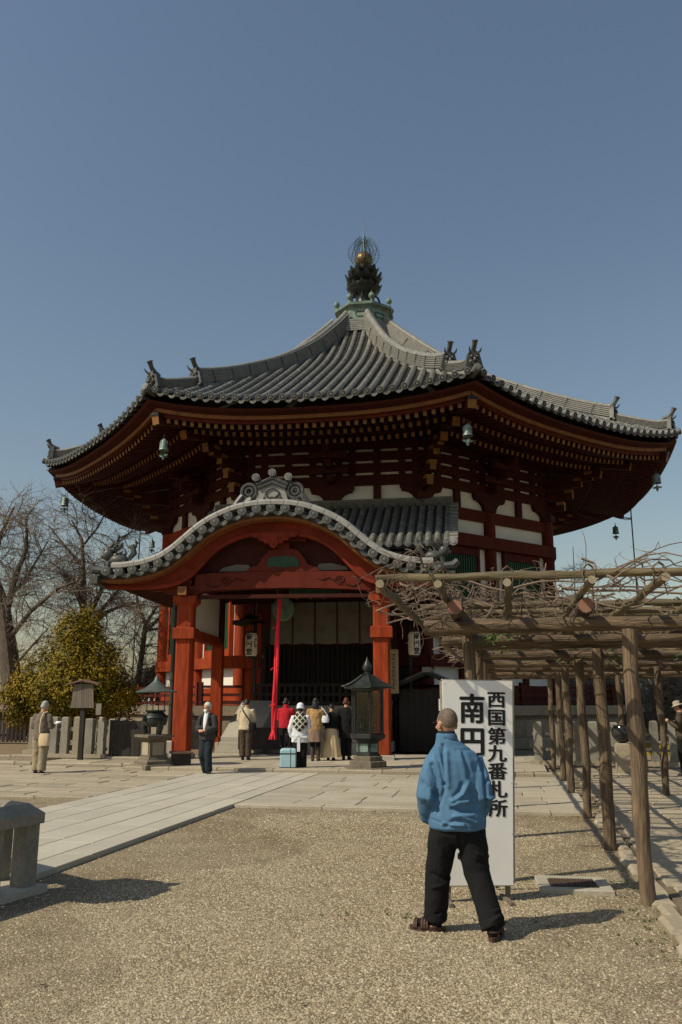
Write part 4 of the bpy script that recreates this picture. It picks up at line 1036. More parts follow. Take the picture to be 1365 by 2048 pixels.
# ================================================================== THINGS THAT HANG ON OR STAND IN THE HALL
def hw(x,y,z=0.0):
    c,s=math.cos(HR),math.sin(HR); return Vector((HC.x+c*x-s*y,HC.y+s*x+c*y,z))
bellL={-112.5:'green wind bell under the front left eave corner of the hall',-67.5:'green wind bell under the front right eave corner, above the porch',-22.5:'wind bell under the far right eave corner against the sky',-157.5:'wind bell under the leftmost eave corner, above the bare trees',22.5:'dark wind bell hanging beside the right lightning cable',157.5:'dark wind bell beside the left lightning cable, above the porch roof'}
def make_bell(ang):
    a=R(ang); t=thing('wind_bell',bellL[ang],'wind bell',hw(13.72*math.cos(a),13.72*math.sin(a),10.62),HR+a,'bronze wind bells at the eave corners')
    b=MB(); b.lathe([(.015,0),(.03,-.02),(.11,-.08),(.145,-.16),(.15,-.36),(.18,-.44),(.17,-.44),(.12,-.36),(.1,-.12)],14)
    for k in range(4): b.box((.15*math.cos(k*PI/2),.15*math.sin(k*PI/2),-.26),(.02,.02,.3),rz=k*PI/2)
    b.build('bell_body','bellgreen',t,smooth=40)
    b=MB(); b.tube([(0,0,.16),(0,0,-.02)],.012,6); b.tube([(.03*math.cos(q*PI/4),0,.02+.03*math.sin(q*PI/4)) for q in range(9)],.01,5); b.build('hook','bronze',t)
    b=MB(); b.tube([(0,0,-.1),(0,0,-.58)],.008,5); b.build('clapper_rod','bronze',t)
    b=MB(); pl=[(0,-.50),(.05,-.56),(.20,-.60),(.13,-.66),(.06,-.64),(.04,-.74),(0,-.78),(-.04,-.74),(-.06,-.64),(-.13,-.66),(-.20,-.60),(-.05,-.56)]
    b.prism(pl,-.015,.015); b.prism(pl,-.015,.015,mx=Matrix.Rotation(PI/2,4,'Z')); b.build('wind_catcher','bellgreen',t)
for a in bellL: make_bell(a)
for a,side in ((22.5,'right'),(157.5,'left')):
    q=R(a); t=thing('lightning_cable','thin lightning conductor running from the %s rear eave corner to the ground'%side,'cable',hw(14.7*math.cos(q),14.7*math.sin(q)),HR+q,'lightning conductors')
    b=MB(); b.tube([(0,0,0),(0,0,12.0)],.035,6); b.build('cable_pipe','pipe',t)
    b=MB(); b.tube([(0,0,11.05),(-.75,0,11.05)],.035,6); b.tube([(0,0,11.0),(-.4,0,10.95),(-.75,0,11.1)],.02,6); b.build('wall_bracket','pipe',t)
def kanji(txt, size, mat_, parent, x, z, y, name='letter', off=0.0, ext=0.002, rot=(PI/2,0,0), bold=0.0):
    cu=bpy.data.curves.new('letter','FONT'); cu.body=txt; cu.size=size; cu.align_x='CENTER'; cu.align_y='CENTER'; cu.extrude=ext; cu.offset=off; cu.resolution_u=3
    o=bpy.data.objects.new(name,cu); COL.objects.link(o)
    bpy.context.view_layer.update(); dg=bpy.context.evaluated_depsgraph_get(); me=bpy.data.meshes.new_from_object(o.evaluated_get(dg)); bpy.data.objects.remove(o)
    me.materials.clear(); me.materials.append(M[mat_])
    o=link(name,me,parent,(x,y,z)); o.rotation_euler=rot; 
    # centre on the glyph's own box
    if len(me.vertices):
        co=np.array([v.co for v in me.vertices]); c_=(co.max(0)+co.min(0))/2
        for v in me.vertices: v.co.x-=c_[0]; v.co.y-=c_[1]
    if bold:     # brush weight: the glyph laid down again, shifted a little each way
        bm=bmesh.new()
        for k,(dx,dy) in enumerate(((0,0),(1,0),(-1,0),(0,.6),(0,-.6))):
            m2=o.data.copy(); m2.transform(Matrix.Translation((dx*bold,dy*bold,-.0003*k))); bm.from_mesh(m2); bpy.data.meshes.remove(m2)
        bm.to_mesh(o.data); bm.free()
    return o
def curve_text(txt,size,rad,parent,z,mat_,a0):
    """flat characters bent round a paper lantern"""
    o=kanji(txt,size,mat_,parent,0,z,0,ext=0.0,off=size*0.025)
    for v in o.data.vertices:
        x,yy=v.co.x,v.co.y; a=x/rad+a0; rr=rad*math.sqrt(max(.2,1-((z+yy)/0.62)**4*0.35))+0.006
        v.co=Vector((math.sin(a)*rr,yy,math.cos(a)*rr))
    return o
def paper_lantern(loc, label, rz):
    t=thing('paper_lantern',label,'lantern',loc,rz,'paper lanterns at the porch')
    b=MB(); pr=[]
    for i in range(25):
        z=-.36+.72*i/24; r_=.195*math.sqrt(max(.2,1-(z/.62)**4*.35))*(1-.18*max(0,(abs(z)-.28)/.08)) + (.004 if i%2 else -.003); pr.append((r_,z))
    b.lathe(pr,24); b.build('paper_body','paper',t,smooth=True)
    b=MB(); b.lathe([(.11,.35),(.12,.36),(.12,.42),(.10,.42)],16); b.lathe([(.10,-.42),(.12,-.42),(.12,-.36),(.11,-.35)],16); b.build('rim','darkwood',t,smooth=40)
    for i,ch in enumerate('南円堂'): curve_text(ch,.215,.20,t,.225-.225*i,'ink',0)
    b=MB(); cs=[(.196*math.sin(.95+.0*q)*1.0,-.196*math.cos(.95),0) for q in range(2)]
    b=MB(); b.tube([(.2*math.sin(1.15+.22*math.cos(q)), -.2*math.cos(1.15+.22*math.cos(q)), .05+.13*math.sin(q)) for q in np.linspace(0.6,5.6,14)],.014,5); b.build('crest','ink',t)
    b=MB(); b.tube([(0,0,.42),(0,0,.62)],.015,6); b.build('hanger','bronze',t)
    # small roof the lantern hangs under
    b=MB(); b.grid([[Vector((x,-.5,.68+.22*(1-abs(x)/.52)**1.4-.02)) for x in np.linspace(-.52,.52,13)],[Vector((x,.5,.68+.22*(1-abs(x)/.52)**1.4-.02)) for x in np.linspace(-.52,.52,13)]])
    b.grid([[Vector((x,-.5,.64+.2*(1-abs(x)/.52)**1.4-.02)) for x in np.linspace(-.52,.52,13)],[Vector((x,.5,.64+.2*(1-abs(x)/.52)**1.4-.02)) for x in np.linspace(-.52,.52,13)]],flip=True)
    b.box((0,0,.92),(.12,1.04,.07)); b.box((0,-.5,.72),(.9,.03,.05)); b.build('small_roof','darkwood',t,fixn=False)
    b=MB(); b.box((0,.32,-.35),(.10,.10,2.3)); b.box((0,.14,.66),(.06,.4,.06)); b.build('post','darkwood',t)
    return t
paper_lantern(hw(-1.80,-13.2,3.40),'white paper lantern with black characters under a small roof, left inside the porch',HR-.12)
paper_lantern(hw(3.35,-12.6,3.42),'dim paper lantern in the shade right of the porch column',HR+.5)
# red bell rope with gong
t=thing('bell_rope','long bright red cloth bell rope hanging in the porch opening','rope',hw(-.24,-16.05,0),HR)
b=MB()
for dx,ph in ((-.026,0),(.02,1.5),(.0,3.0)):
    b.tube([(dx*(1.0+.5*i/14)+.01*math.sin(i*.9+ph)-.10*(i/14),.03*math.sin(ph+i*.5),4.64-3.84*i/14) for i in range(15)],[.028+.014*min(1,i/4) if i<13 else .036 for i in range(15)],8)
b.build('cloth_strip','redcloth',t,smooth=True)
for z,x in ((3.7,-.03),(2.55,-.06),(1.55,-.08)):
    b=MB(); b.tube([(x,0,z-.025),(x,0,z+.025)],.064,10); b.tube([(x-.08,-.03,z),(x-.15,-.03,z-.06)],.015,5); b.build('tie_band','redcloth',t,smooth=40)
b=MB()
for i in range(7):
    a=i*.9; b.tube([(-.10,0,.86),(-.11+.06*math.cos(a),.05*math.sin(a),.74),(-.12+.11*math.cos(a),.09*math.sin(a),.60)],[.04,.035,.02],5)
b.build('tassel','redcloth',t,smooth=True)
t=thing('temple_gong','round green bronze gong hanging behind the top of the red rope','gong',hw(-.66,-13.7,4.45),HR)
b=MB(); b.tube([(0,-.09,0),(0,-.05,0),(0,.05,0),(0,.09,0)],[.30,.37,.37,.30],24); b.build('gong_body','verdigris',t,smooth=40)
b=MB(); b.tube([(0,-.12,0),(0,-.09,0)],.12,16); b.build('gong_boss','verdigris',t)
for x in (-.2,.2):
    b=MB(); b.tube([(x,0,.3),(x,0,.65)],.012,5); b.build('gong_hanger','verdigris',t)
# curtain of white strips with faded crests
xs=[-1.25,-.50,.22,.94,1.66,2.38]; desc=['leftmost','second from left','middle','second from right','rightmost']
for i in range(5):
    x0,x1=xs[i]+.02,xs[i+1]-.02
    t=thing('curtain','white hanging curtain strip with faded crests in the porch, %s of five'%desc[i],'curtain',hw((x0+x1)/2,-12.95,4.08),HR,'white curtain strips in the porch')
    b=MB(); hw_=(x1-x0)/2; rows=[]
    for j in range(7):
        z=.66-1.32*j/6; rows.append([Vector((x,-.02-.025*math.sin(x*13+i)*(j/6),z+.015*math.sin(x*9+i*2)*(j/6))) for x in np.linspace(-hw_,hw_,15)])
    b.grid(rows); b.grid([[v+Vector((0,.012,0)) for v in r_] for r_ in rows],flip=True); b.build('cloth','curtain',t,smooth=True,fixn=False)
    for z,x in ((.32,.14),(-.22,-.14)):
        b=MB(); y=-.055
        b.box((x,y,z),(.26,.006,.035)); b.box((x,y-.001,z),(.035,.006,.22))
        for q in range(8): a=q*PI/4; b.box((x+.085*math.cos(a),y-.002-.0005*q,z+.07*math.sin(a)),(.05,.006,.03),mx=Matrix.Rotation(-a,4,'Y'))
        b.build('crest','crest',t)
    b=MB(); b.box((hw_+.015,-.05,-.05),(.035,.012,1.42)); b.build('red_ribbon','darkred',t)
# hanging wooden plaque beside the right column
t=thing('wooden_plaque','tall narrow wooden plaque with brush marks behind the right porch column','plaque',hw(2.72,-12.92,2.55),HR)
b=MB(); b.bbox((0,0,0),(.30,.04,1.35),.01); b.build('board','palewood',t)
b=MB()
for i in range(9):
    z=.52-.125*i; b.box((-.02+.02*math.sin(i*3),-.025,z),(.12,.006,.02)); b.box((.01,-.026,z-.035),(.02,.006,.07)); b.box((.02*math.cos(i*2),-.027,z-.05),(.10,.006,.015))
b.build('brush_marks','ink',t)
# offertory box
t=thing('offertory_box','dark wooden offertory box at the foot of the temple stair','box',hw(-.95,-14.5,.12),HR)
b=MB(); b.box((0,0,.42),(1.5,.62,.56)); b.build('box_body','darkwood',t)
for x in (-.66,.66):
    for y in (-.24,.24):
        b=MB(); b.box((x,y,.07),(.12,.12,.14)); b.build('leg','darkwood',t)
for i in range(8):
    b=MB(); b.box((0,-.26+.075*i,.725),(1.42,.035,.05)); b.build('slat','darkwood',t)
# ================================================================== THINGS IN THE COURT
def gp(u,v,z=0.0):
    a=(u-682.5)/FPX; q=(1024-v)/FPX; c,s=math.cos(TILT),math.sin(TILT)
    d=Vector((a,c-q*s,s+q*c)); k=(z-CAM_H)/d.z; return Vector((d.x*k,d.y*k,z))
# ---- big white sign
SG0=Vector((0.838,7.43,0.13)); SG1=Vector((1.448,7.50,0.13)); sd_=(SG1-SG0); sa=math.atan2(sd_.y,sd_.x); SWd=sd_.length; SH=1.655
t=thing('sign_board','large white board with black Japanese characters standing behind the man in blue','sign',(SG0+SG1)/2,sa)
t.rotation_euler=(R(2.0),R(.9),sa)
b=MB(); tp=.022; b.prism([(-SWd/2+tp,0),(SWd/2-tp,0),(SWd/2,SH),(-SWd/2,SH)],0,.024)
pan=b.build('panel','board',t)
b=MB()
b.box((0,.02,SH+.002),(SWd+.012,.034,.012)); b.box((0,.02,-.002),(SWd-2*tp+.012,.034,.012))
for sg in (-1,1): b.beam((sg*(SWd/2-tp+.003),.02,.008),(sg*(SWd/2+.003),.02,SH-.008),.010,.034)
b.build('frame','concrete',t)
for x in (-SWd/2+.055,SWd/2-.055):
    b=MB(); b.box((x,.05,.70),(.035,.04,1.66)); b.box((x-.03,-.02,-.11),(.035,.30,.03)); b.build('leg','greywood',t)
b=MB(); b.beam((SWd/2-.03,.07,1.0),(SWd/2-.03,.45,-.12),.03,.03); b.build('brace','greywood',t)
px=lambda u:(u-955.5)/149*SWd; pz=lambda v:(1768-v)/403*SH
for ch,v in zip('西国第九番札所',(1404,1440,1477,1512,1547,1583,1620)):
    o=kanji(ch,.150,'ink',t,px(995),pz(v),-.002,bold=.0048,ext=.0015); o.scale=(1.12,.98,1)
for ch,v in zip('南円堂',(1422,1490,1560)):
    o=kanji(ch,.245,'ink',t,px(943),pz(v),-.002,bold=.008,ext=.0015); o.scale=(.95,1.06,1)
b=MB(); b.ball((px(914),-.004,pz(1712)),(.018,.003,.03),8); b.build('brush_dot','ink',t)
b=MB()
for u,v in [(886,1372),(1024,1372),(1024,1470),(1024,1570),(1024,1670),(1024,1760),(890,1500),(893,1760)]: b.ball((px(u),-.001,pz(v)),(.004,.003,.004),6)
b.build('screws','concrete',t)
# ---- manhole with stone frame
t=thing('drain_cover','square rusty iron drain grate set in a pale concrete frame on the gravel','drain cover',(2.06,8.05,0),-R(8))
b=MB(); 
for x,y,dx,dy in ((0,-.25,.62,.11),(0,.25,.62,.11),(-.26,0,.11,.388),(.26,0,.11,.388)): b.bbox((x,y,.01),(dx,dy,.06),.008)
b.build('frame','concrete',t)
b=MB(); b.box((0,0,.018),(.405,.385,.02)); gr=b.build('grate','iron',t)
for i in range(17):
    b=MB(); b.box((-.184+.023*i,0,.034),(.010,.37,.016)); b.build('grate_bar','iron',gr)
for i in range(9):
    b=MB(); b.box((0,-.17+.0425*i,.0325),(.39,.010,.012)); b.build('cross_bar','iron',gr)
# ---- a few dry leaves and bits of grit on the gravel
b=MB()
for i in range(70):
    u=rnd.uniform(-.2,5.0); w_=rnd.uniform(-9,-.5); q=uw(u,w_,.012); a=rnd.uniform(0,6.28); l=rnd.uniform(.012,.03); d=Vector((math.cos(a),math.sin(a),rnd.uniform(-.2,.3)))*l; n_=Vector((-d.y,d.x,rnd.uniform(0,.01)))*.4
    b.add([q-d,q+n_,q+d,q-n_+Vector((0,0,.004))],[(0,1,2),(0,2,3)])
stuff(b.build('dry_leaves','browncloth',fixn=False))
# ---- low granite fence in the left foreground
FC=Vector((-2.74,7.80,0)); A_=Vector((-.38,-.925,0)); B_=Vector((-.77,.638,0))
t=thing('stone_fence','low granite fence with a ridged cap rail at the left foreground corner','fence',(0,0,0))
def cap():
    xa=Vector((-A_.y,A_.x,0)); xb=Vector((B_.y,-B_.x,0)); xm=(xa+xb).normalized(); xm=xm/xm.dot(xa); Z=Vector((0,0,1))
    pr=[(-.115,.57),(.115,.57),(.115,.655),(0,.74),(-.115,.655)]
    b=MB(); b.sweep(pr,[(FC+A_*2.4,xa,Z),(FC,xm,Z),(FC+B_*2.2,xb,Z)]); return b.build('cap_rail','fencestone',t)
cap()
for d,n_ in ((A_,5),(B_,5)):
    for i in range(n_):
        if d is B_ and i==0: continue
        p=FC+d*(.42*i); b=MB(); b.bbox((0,0,.32),(.15,.15,.54),.01); b.build('post','fencestone',t,loc=p,rotz=math.atan2(d.y,d.x))
for d,o_ in ((A_,-.14),(B_,.10)):
    b=MB(); b.beam(FC+d*o_+Vector((0,0,.02)),FC+d*2.3+Vector((0,0,.02)),.30,.08); b.build('base_course','granite',t)
# ---- bronze lantern inside that fence (its shadow falls on the gravel)
t=thing('octagonal_lantern','tall bronze lantern inside the low granite fence, out at the left edge','lantern',(-3.62,7.12,0))
b=MB(); b.lathe([(.42,0),(.42,.14),(.30,.16),(.26,.30)],8); b.build('base','granite',t)
b=MB(); b.lathe([(.16,.3),(.12,.4),(.10,.9),(.13,1.0)],12); b.build('shaft','bronze',t,smooth=40)
b=MB(); b.lathe([(.16,1.0),(.30,1.08),(.30,1.14),(.24,1.16),(.24,1.68),(.20,1.70)],8); b.build('light_box','bronze',t)
b=MB(); b.lathe([(.10,2.14),(.16,2.06),(.30,1.92),(.52,1.80),(.50,1.76),(.2,1.78)],8); b.build('roof','bronze',t)
b=MB(); b.lathe([(.05,2.12),(.09,2.2),(.08,2.3),(.01,2.42)],10); b.build('jewel','bronze',t,smooth=True)
# ---- incense burner on a stone pedestal under a small metal canopy
t=thing('incense_burner','bronze incense cauldron on a carved stone pedestal under a metal canopy','incense burner',(-4.52,21.15,0),R(40))
b=MB(); b.bbox((0,0,.08),(.80,.80,.17),.02); b.bbox((0,0,.21),(.66,.66,.11),.03); b.build('plinth','oldstone',t)
b=MB(); b.box((0,0,.30),(.56,.56,.08),taper=.85); b.box((0,0,.52),(.44,.44,.38)); b.box((0,0,.745),(.46,.46,.09),taper=1.32); b.bbox((0,0,.815),(.70,.70,.06),.012); ped=b.build('pedestal','oldstone',t)
for k in range(4):
    b=MB(); b.box((0,-.222,.52),(.30,.02,.30)); b.v=[tuple(Matrix.Rotation(k*PI/2,4,'Z')@Vector(v)) for v in b.v]; b.build('carved_panel','flag',ped)
b=MB(); b.lathe([(.10,1.02),(.26,1.06),(.30,1.16),(.29,1.22),(.31,1.24),(.29,1.27),(.24,1.33),(.20,1.36),(.25,1.40),(.25,1.42),(.19,1.40),(.15,1.2)],22)
pot=b.build('cauldron','bronze',t,smooth=45)
for k in range(3):
    a=k*2*PI/3+.5; d=Vector((math.cos(a),math.sin(a),0)); b=MB(); b.tube([d*.22+Vector((0,0,1.16)),d*.25+Vector((0,0,1.0)),d*.20+Vector((0,0,.86))],[.10,.075,.06],9); b.build('leg','bronze',pot,smooth=True)
for a in (.2,PI+.2):
    d=Vector((math.cos(a),math.sin(a),0)); b=MB(); b.tube([d*.28+Vector((0,0,1.18)),d*.36+Vector((0,0,1.2)),d*.36+Vector((0,0,1.26)),d*.28+Vector((0,0,1.28))],.03,7); b.build('handle','bronze',pot,smooth=True)
for k in range(4):
    a=k*PI/2+.78; b=MB(); b.tube([(.22*math.cos(a),.22*math.sin(a),1.38),(.22*math.cos(a),.22*math.sin(a),1.90)],.012,6); b.build('canopy_post','bronze_black',t)
b=MB(); b.lathe([(.02,2.24),(.05,2.20),(.07,2.13),(.14,2.06),(.28,1.94),(.50,1.86),(.50,1.84),(.26,1.90),(.1,2.02)],24); b.build('canopy','copperroof',t,smooth=50)
b=MB(); b.tube([(.22*math.cos(q),.22*math.sin(q),1.62) for q in np.linspace(0,2*PI,17)],.008,5); b.build('ring','bronze_black',t)
t=thing('wooden_box','low dark wooden box with red lid beside the stone pedestal','box',(-3.88,21.3,0),R(20))
b=MB(); b.box((0,0,.20),(.42,.40,.40)); b.build('body','darkwood',t); b=MB(); b.bbox((0,0,.42),(.50,.48,.05),.01); b.build('lid','brownroof',t)
# ---- glass candle lantern on a stepped hexagonal base
t=thing('candle_lantern','dark bronze hexagonal candle lantern with glass sides on a stepped stone base','lantern',(.62,20.35,0),R(8))
b=MB(); b.lathe([(.60,0),(.60,.13),(.56,.15)],6,ph=.5); b.lathe([(.46,.14),(.46,.28),(.44,.29)],6,ph=.5); b.lathe([(.36,.28),(.36,.39),(.34,.40)],6,ph=.5); b.build('stepped_base','oldstone',t)
b=MB(); b.lathe([(.30,.39),(.30,.44),(.27,.46),(.27,.70),(.33,.76)],6,ph=.5); st=b.build('stem','bronze',t)
for k in range(6):
    b=MB(); aa=.27*math.cos(PI/6)+.005; b.box((0,-aa,.58),(.20,.012,.18)); 
    for i in range(5):
        for j in range(4): b.box((-.08+.04*i,-aa-.007,.52+.04*j),(.02,.008,.02),mx=Matrix.Rotation(PI/4,4,'Y'))
    b.v=[tuple(Matrix.Rotation(k*PI/3+.5+PI/6+PI/2,4,'Z')@Vector(v)) for v in b.v]; b.build('lattice_panel','bellgreen',st)
b=MB(); b.lathe([(.33,.74),(.44,.80),(.44,.88),(.40,.90)],6,ph=.5); b.build('floor_plate','bronze',t)
for k in range(6):
    a=.5+k*PI/3; b=MB(); b.tube([(.375*math.cos(a),.375*math.sin(a),.88),(.375*math.cos(a),.375*math.sin(a),1.88)],.026,6); b.build('corner_post','bronze_black',t)
    a2=a+PI/6; d=Vector((math.cos(a2),math.sin(a2),0)); b=MB(); b.box(d*.36*math.cos(PI/6)*1.0+Vector((0,0,1.38)),(.30,.006,.92),mx=Matrix.Rotation(a2+PI/2,4,'Z')); 
    gl=b.build('glass_pane',M['glassclear'] if 'glassclear' in M else 'glassy',t)
b=MB()
for z in (1.02,1.22,1.42,1.60): b.tube([(.20*math.cos(q),.20*math.sin(q),z) for q in np.linspace(0,2*PI,13)],.010,5)
for k in range(6): a=k*PI/3; b.tube([(.20*math.cos(a),.20*math.sin(a),.9),(.20*math.cos(a),.20*math.sin(a),1.66)],.010,5)
b.tube([(0,0,.9),(0,0,1.75)],.014,6); rk=b.build('candle_rack','gold',t)
for i in range(14):
    a=i*2.4; z=(1.02,1.22,1.42)[i%3]; b=MB(); b.tube([(.2*math.cos(a),.2*math.sin(a),z),(.2*math.cos(a),.2*math.sin(a),z+.08)],.010,6); b.build('candle','paper',rk)
b=MB(); b.lathe([(.40,1.86),(.42,1.90),(.60,1.93),(.60,1.96),(.42,2.03),(.26,2.13),(.14,2.22),(.06,2.25)],6,ph=.5); rf=b.build('roof','bronze',t)
for k in range(6):
    a=.5+k*PI/3; d=Vector((math.cos(a),math.sin(a),0)); b=MB(); b.tube([d*.12+Vector((0,0,2.24)),d*.27+Vector((0,0,2.14)),d*.42+Vector((0,0,2.05)),d*.60+Vector((0,0,1.975)),d*.66+Vector((0,0,1.98))],[.02,.022,.022,.026,.02],6); b.build('roof_rib','bronze',rf,smooth=True)
b=MB(); b.lathe([(.07,2.22),(.09,2.27),(.05,2.30),(.10,2.36),(.115,2.42),(.08,2.5),(.03,2.58),(.005,2.66)],12); b.build('jewel','bronze',t,smooth=True)
# ---- roofed wooden notice board
def nb():
    p=gp(168,1522,.10); t=thing('notice_board','small roofed wooden notice board on a dark post by the stone posts','notice board',(p.x-.10,p.y,.08),R(-4))
    b=MB(); b.box((0,0,.75),(.12,.12,1.50)); b.build('post','darkwood',t)
    for i in range(9):
        x0=-.30+.0667*i; b=MB(); s0=lambda x:x*1.06; s1=lambda x:x*.86
        b.prism([(s0(x0+.002),1.38),(s0(x0+.064),1.38),(s1(x0+.064),2.00),(s1(x0+.002),2.00)],-.10-.004*(i%2),-.065); b.build('plank','greywood',t)
    b=MB(); 
    for sg in (-1,1): b.prism([(0,2.08),(sg*.42,1.985),(sg*.42,2.015),(0,2.125)],-.2,.14)
    b.build('roof','brownroof',t)
    b=MB(); b.box((0,-.03,2.0),(.5,.1,.06)); b.build('crosspiece','darkwood',t)
nb()
p=gp(186,1518,.12); t=thing('small_sign','small plain grey plate on a thin stake right of the notice board','sign',(p.x,p.y+.3,.1),R(-4))
b=MB(); b.bbox((0,-.02,1.32),(.15,.02,.30),.004); b.build('plate','fencestone',t); b=MB(); b.box((0,0,.7),(.04,.04,1.25)); b.build('stake','darkwood',t)
# ---- stone post rows either side of the court
def stone_posts(name,label,u0,w0,n_,sp,h,z0,m_='fencestone'):
    t=thing(name,label,'stone fence',uw(u0,w0,z0),-G)
    b=MB(); b.box((sp*(n_-1)/2,0,.04),(sp*(n_-1)+.4,.30,.10)); b.build('base_course','flag',t)
    for i in range(n_):
        hh=h+rnd.uniform(-.04,.04); b=MB(); b.bbox((0,0,hh/2),(.19+rnd.uniform(-.02,.02),.19,hh),.03,jit=.012); o=b.build('stone_post',('fencestone' if i%3 else 'flag') if u0<0 else 'fencestone',t,loc=(sp*i+rnd.uniform(-.03,.03),0,.06),rotz=rnd.uniform(-.1,.1))
    for z in (.35,.72):
        b=MB(); b.beam((-.1,.0,z),(sp*(n_-1)+.1,.0,z),.07,.07); b.build('cross_bar',m_,t)
    return t
stone_posts('stone_post_fence','row of rough grey stone posts behind the notice board',-8.35,8.55,6,.345,.98,.16)
stone_posts('stone_post_fence','row of pale stone posts in the shade behind the trellis',4.85,9.0,10,.46,.98,.12)
stone_posts('stone_post_fence','dark second row of stone posts behind the left row',-9.6,10.1,9,.36,.95,.15)
t=thing('board_fence','short dark board fence right of the left stone posts','fence',uw(-6.35,8.6,.15),-G)
for i in range(8):
    b=MB(); b.bbox((0,0,.49),(.115,.03,.98+rnd.uniform(-.03,.02)),.006); b.build('board','darkwood',t,loc=(.125*i,.012*(i%2),0))
for z in (.25,.75):
    b=MB(); b.box((.45,.05,z),(1.05,.05,.07)); b.build('rail','darkwood',t)
b=MB(); b.box((1.03,.02,.52),(.12,.12,1.1)); b.build('post','darkwood',t)
# ---- far left fence with a capped rail
t=thing('capped_fence','dark slatted timber fence with reddish capped rail at the far left','fence',(-20.5,33.2,.1),R(-3))
for i in range(58):
    b=MB(); b.box((0,0,.60),(.10,.03,1.10)); b.build('slat','darkwood',t,loc=(.16*i,0,0))
for i in range(6):
    b=MB(); b.box((1.8*i,.06,.66),(.16,.16,1.30)); b.build('post','darkwood',t)
b=MB(); b.prism([(-.22,1.26),(.22,1.26),(.18,1.33),(0,1.40),(-.18,1.33)],-.3,9.4,mx=Matrix(((0,1,0,0),(1,0,0,0),(0,0,1,0),(0,0,0,1)))); b.build('cap_rail','brownroof',t)
for z in (.3,.9):
    b=MB(); b.box((4.6,.03,z),(9.4,.05,.08)); b.build('rail','darkwood',t)
# ---- water basin and yellow boards at the right
t=thing('water_basin','glossy dark water bowl on a pale stone pedestal beyond the trellis','basin',(6.42,19.9,0.05),R(-10))
b=MB(); b.bbox((0,0,.32),(.36,.36,.66),.02); b.build('pedestal','flag',t)
b=MB(); b.lathe([(.06,.66),(.16,.70),(.24,.82),(.25,.92),(.20,1.02),(.21,1.04),(.18,1.04),(.16,.9)],18); b.build('bowl','glassy',t,smooth=True)
t=thing('yellow_barrier','low yellow board barrier between the trellis posts at the right edge','barrier',(8.1,22.3,.05),R(-11))
b=MB(); b.bbox((0,0,.38),(1.7,.05,.30),.01); b.build('board','yellow',t)
b=MB(); b.bbox((0,0,.56),(1.75,.10,.05),.01); b.build('top_rail','concrete',t)
for x in (-.75,0,.75):
    b=MB(); b.box((x,.06,.26),(.08,.06,.52)); b.build('leg','darkwood',t)
# ---- paper notice on a post and dark hut right of the porch
t=thing('paper_notice','white paper notice pinned on a dark post between lantern and sign','notice',(2.62,22.6,.1),R(-6))
b=MB(); b.box((0,.05,.75),(.16,.08,1.50)); b.build('post','darkwood',t); b=MB(); b.bbox((.03,-.004,1.44),(.20,.012,.30),.001); nt_=b.build('paper','whitecloth',t)
b=MB(); b.box((.07,-.013,1.36),(.06,.004,.05)); b.box((.07,-.0135,1.33),(.02,.004,.05)); b.build('print','ink',nt_)
t=thing('wooden_hut','dark wooden hut with a low tiled roof in the shade right of the porch','hut',(2.85,28.0,.1),R(-9))
b=MB(); b.box((0,0,.95),(1.8,1.6,1.9)); hb_=b.build('wall','darkwood',t)
for i in range(9):
    b=MB(); b.box((-.84+.21*i,-.815,.95),(.04,.03,1.85)); b.build('batten','darkwood',hb_)
b=MB(); b.prism([(-1.2,1.85),(0,2.35),(1.2,1.85),(1.2,1.93),(0,2.45),(-1.2,1.93)],-1.2,1.2); hrf=b.build('roof','pan',t)
for sg in (-1,1):
    for i in range(9):
        y=-1.1+.275*i; b=MB(); b.tube([(0,y,2.46),(sg*.6,y,2.20),(sg*1.22,y,1.93)],.06,6); b.build('tile_row','tile',hrf)
b=MB(); b.box((0,0,2.5),(.26,2.5,.16)); b.build('roof_ridge','ridge',hrf)
# ---- small tiled building far left behind the hall, and one far right
def small_house(label,loc,rz,w_,d_,h,rh):
    t=thing('tiled_building',label,'building',loc,rz)
    b=MB(); b.box((0,0,h/2),(w_-.6,d_-.6,h)); wl=b.build('wall','white',t)
    for x in np.arange(-w_/2+.4,w_/2-.3,1.4):
        b=MB(); b.box((x,-d_/2+.28,h/2),(.16,.10,h)); b.build('timber_post','darkwood',wl)
    b=MB(); b.box((0,-d_/2+.29,h*.35),(w_-.8,.06,h*.6)); b.build('dark_boarding','darkwood',wl)
    yz=lambda q:(0,1,0,0)
    b=MB(); b.prism([(-d_/2,h-.1),(0,h+rh),(d_/2,h-.1),(d_/2,h+.06),(0,h+rh+.16),(-d_/2,h+.06)],-w_/2,w_/2,mx=Matrix(((0,1,0,0),(1,0,0,0),(0,0,1,0),(0,0,0,1)))); rf=b.build('roof','pan',t)
    n_=int(w_/.33)
    for i in range(n_):
        x=-w_/2+.15+i*(w_-.3)/(n_-1)
        b=MB(); b.tube([(x,-d_/2-.02,h+.07),(x,-d_/4,h+rh/2+.10),(x,0,h+rh+.17)],.085,6); b.build('tile_row','tile',rf)
    b=MB(); b.box((0,0,h+rh+.26),(w_+.1,.34,.30)); b.build('roof_ridge','ridge',rf)
small_house('small building with grey tiled roof peeping out left of the hall',(-11.2,58,0),R(82),8,6.4,2.0,1.75)
small_house('low tiled building behind the trellis at the right',(17.5,56,0),R(-12),13,6,1.6,1.7)
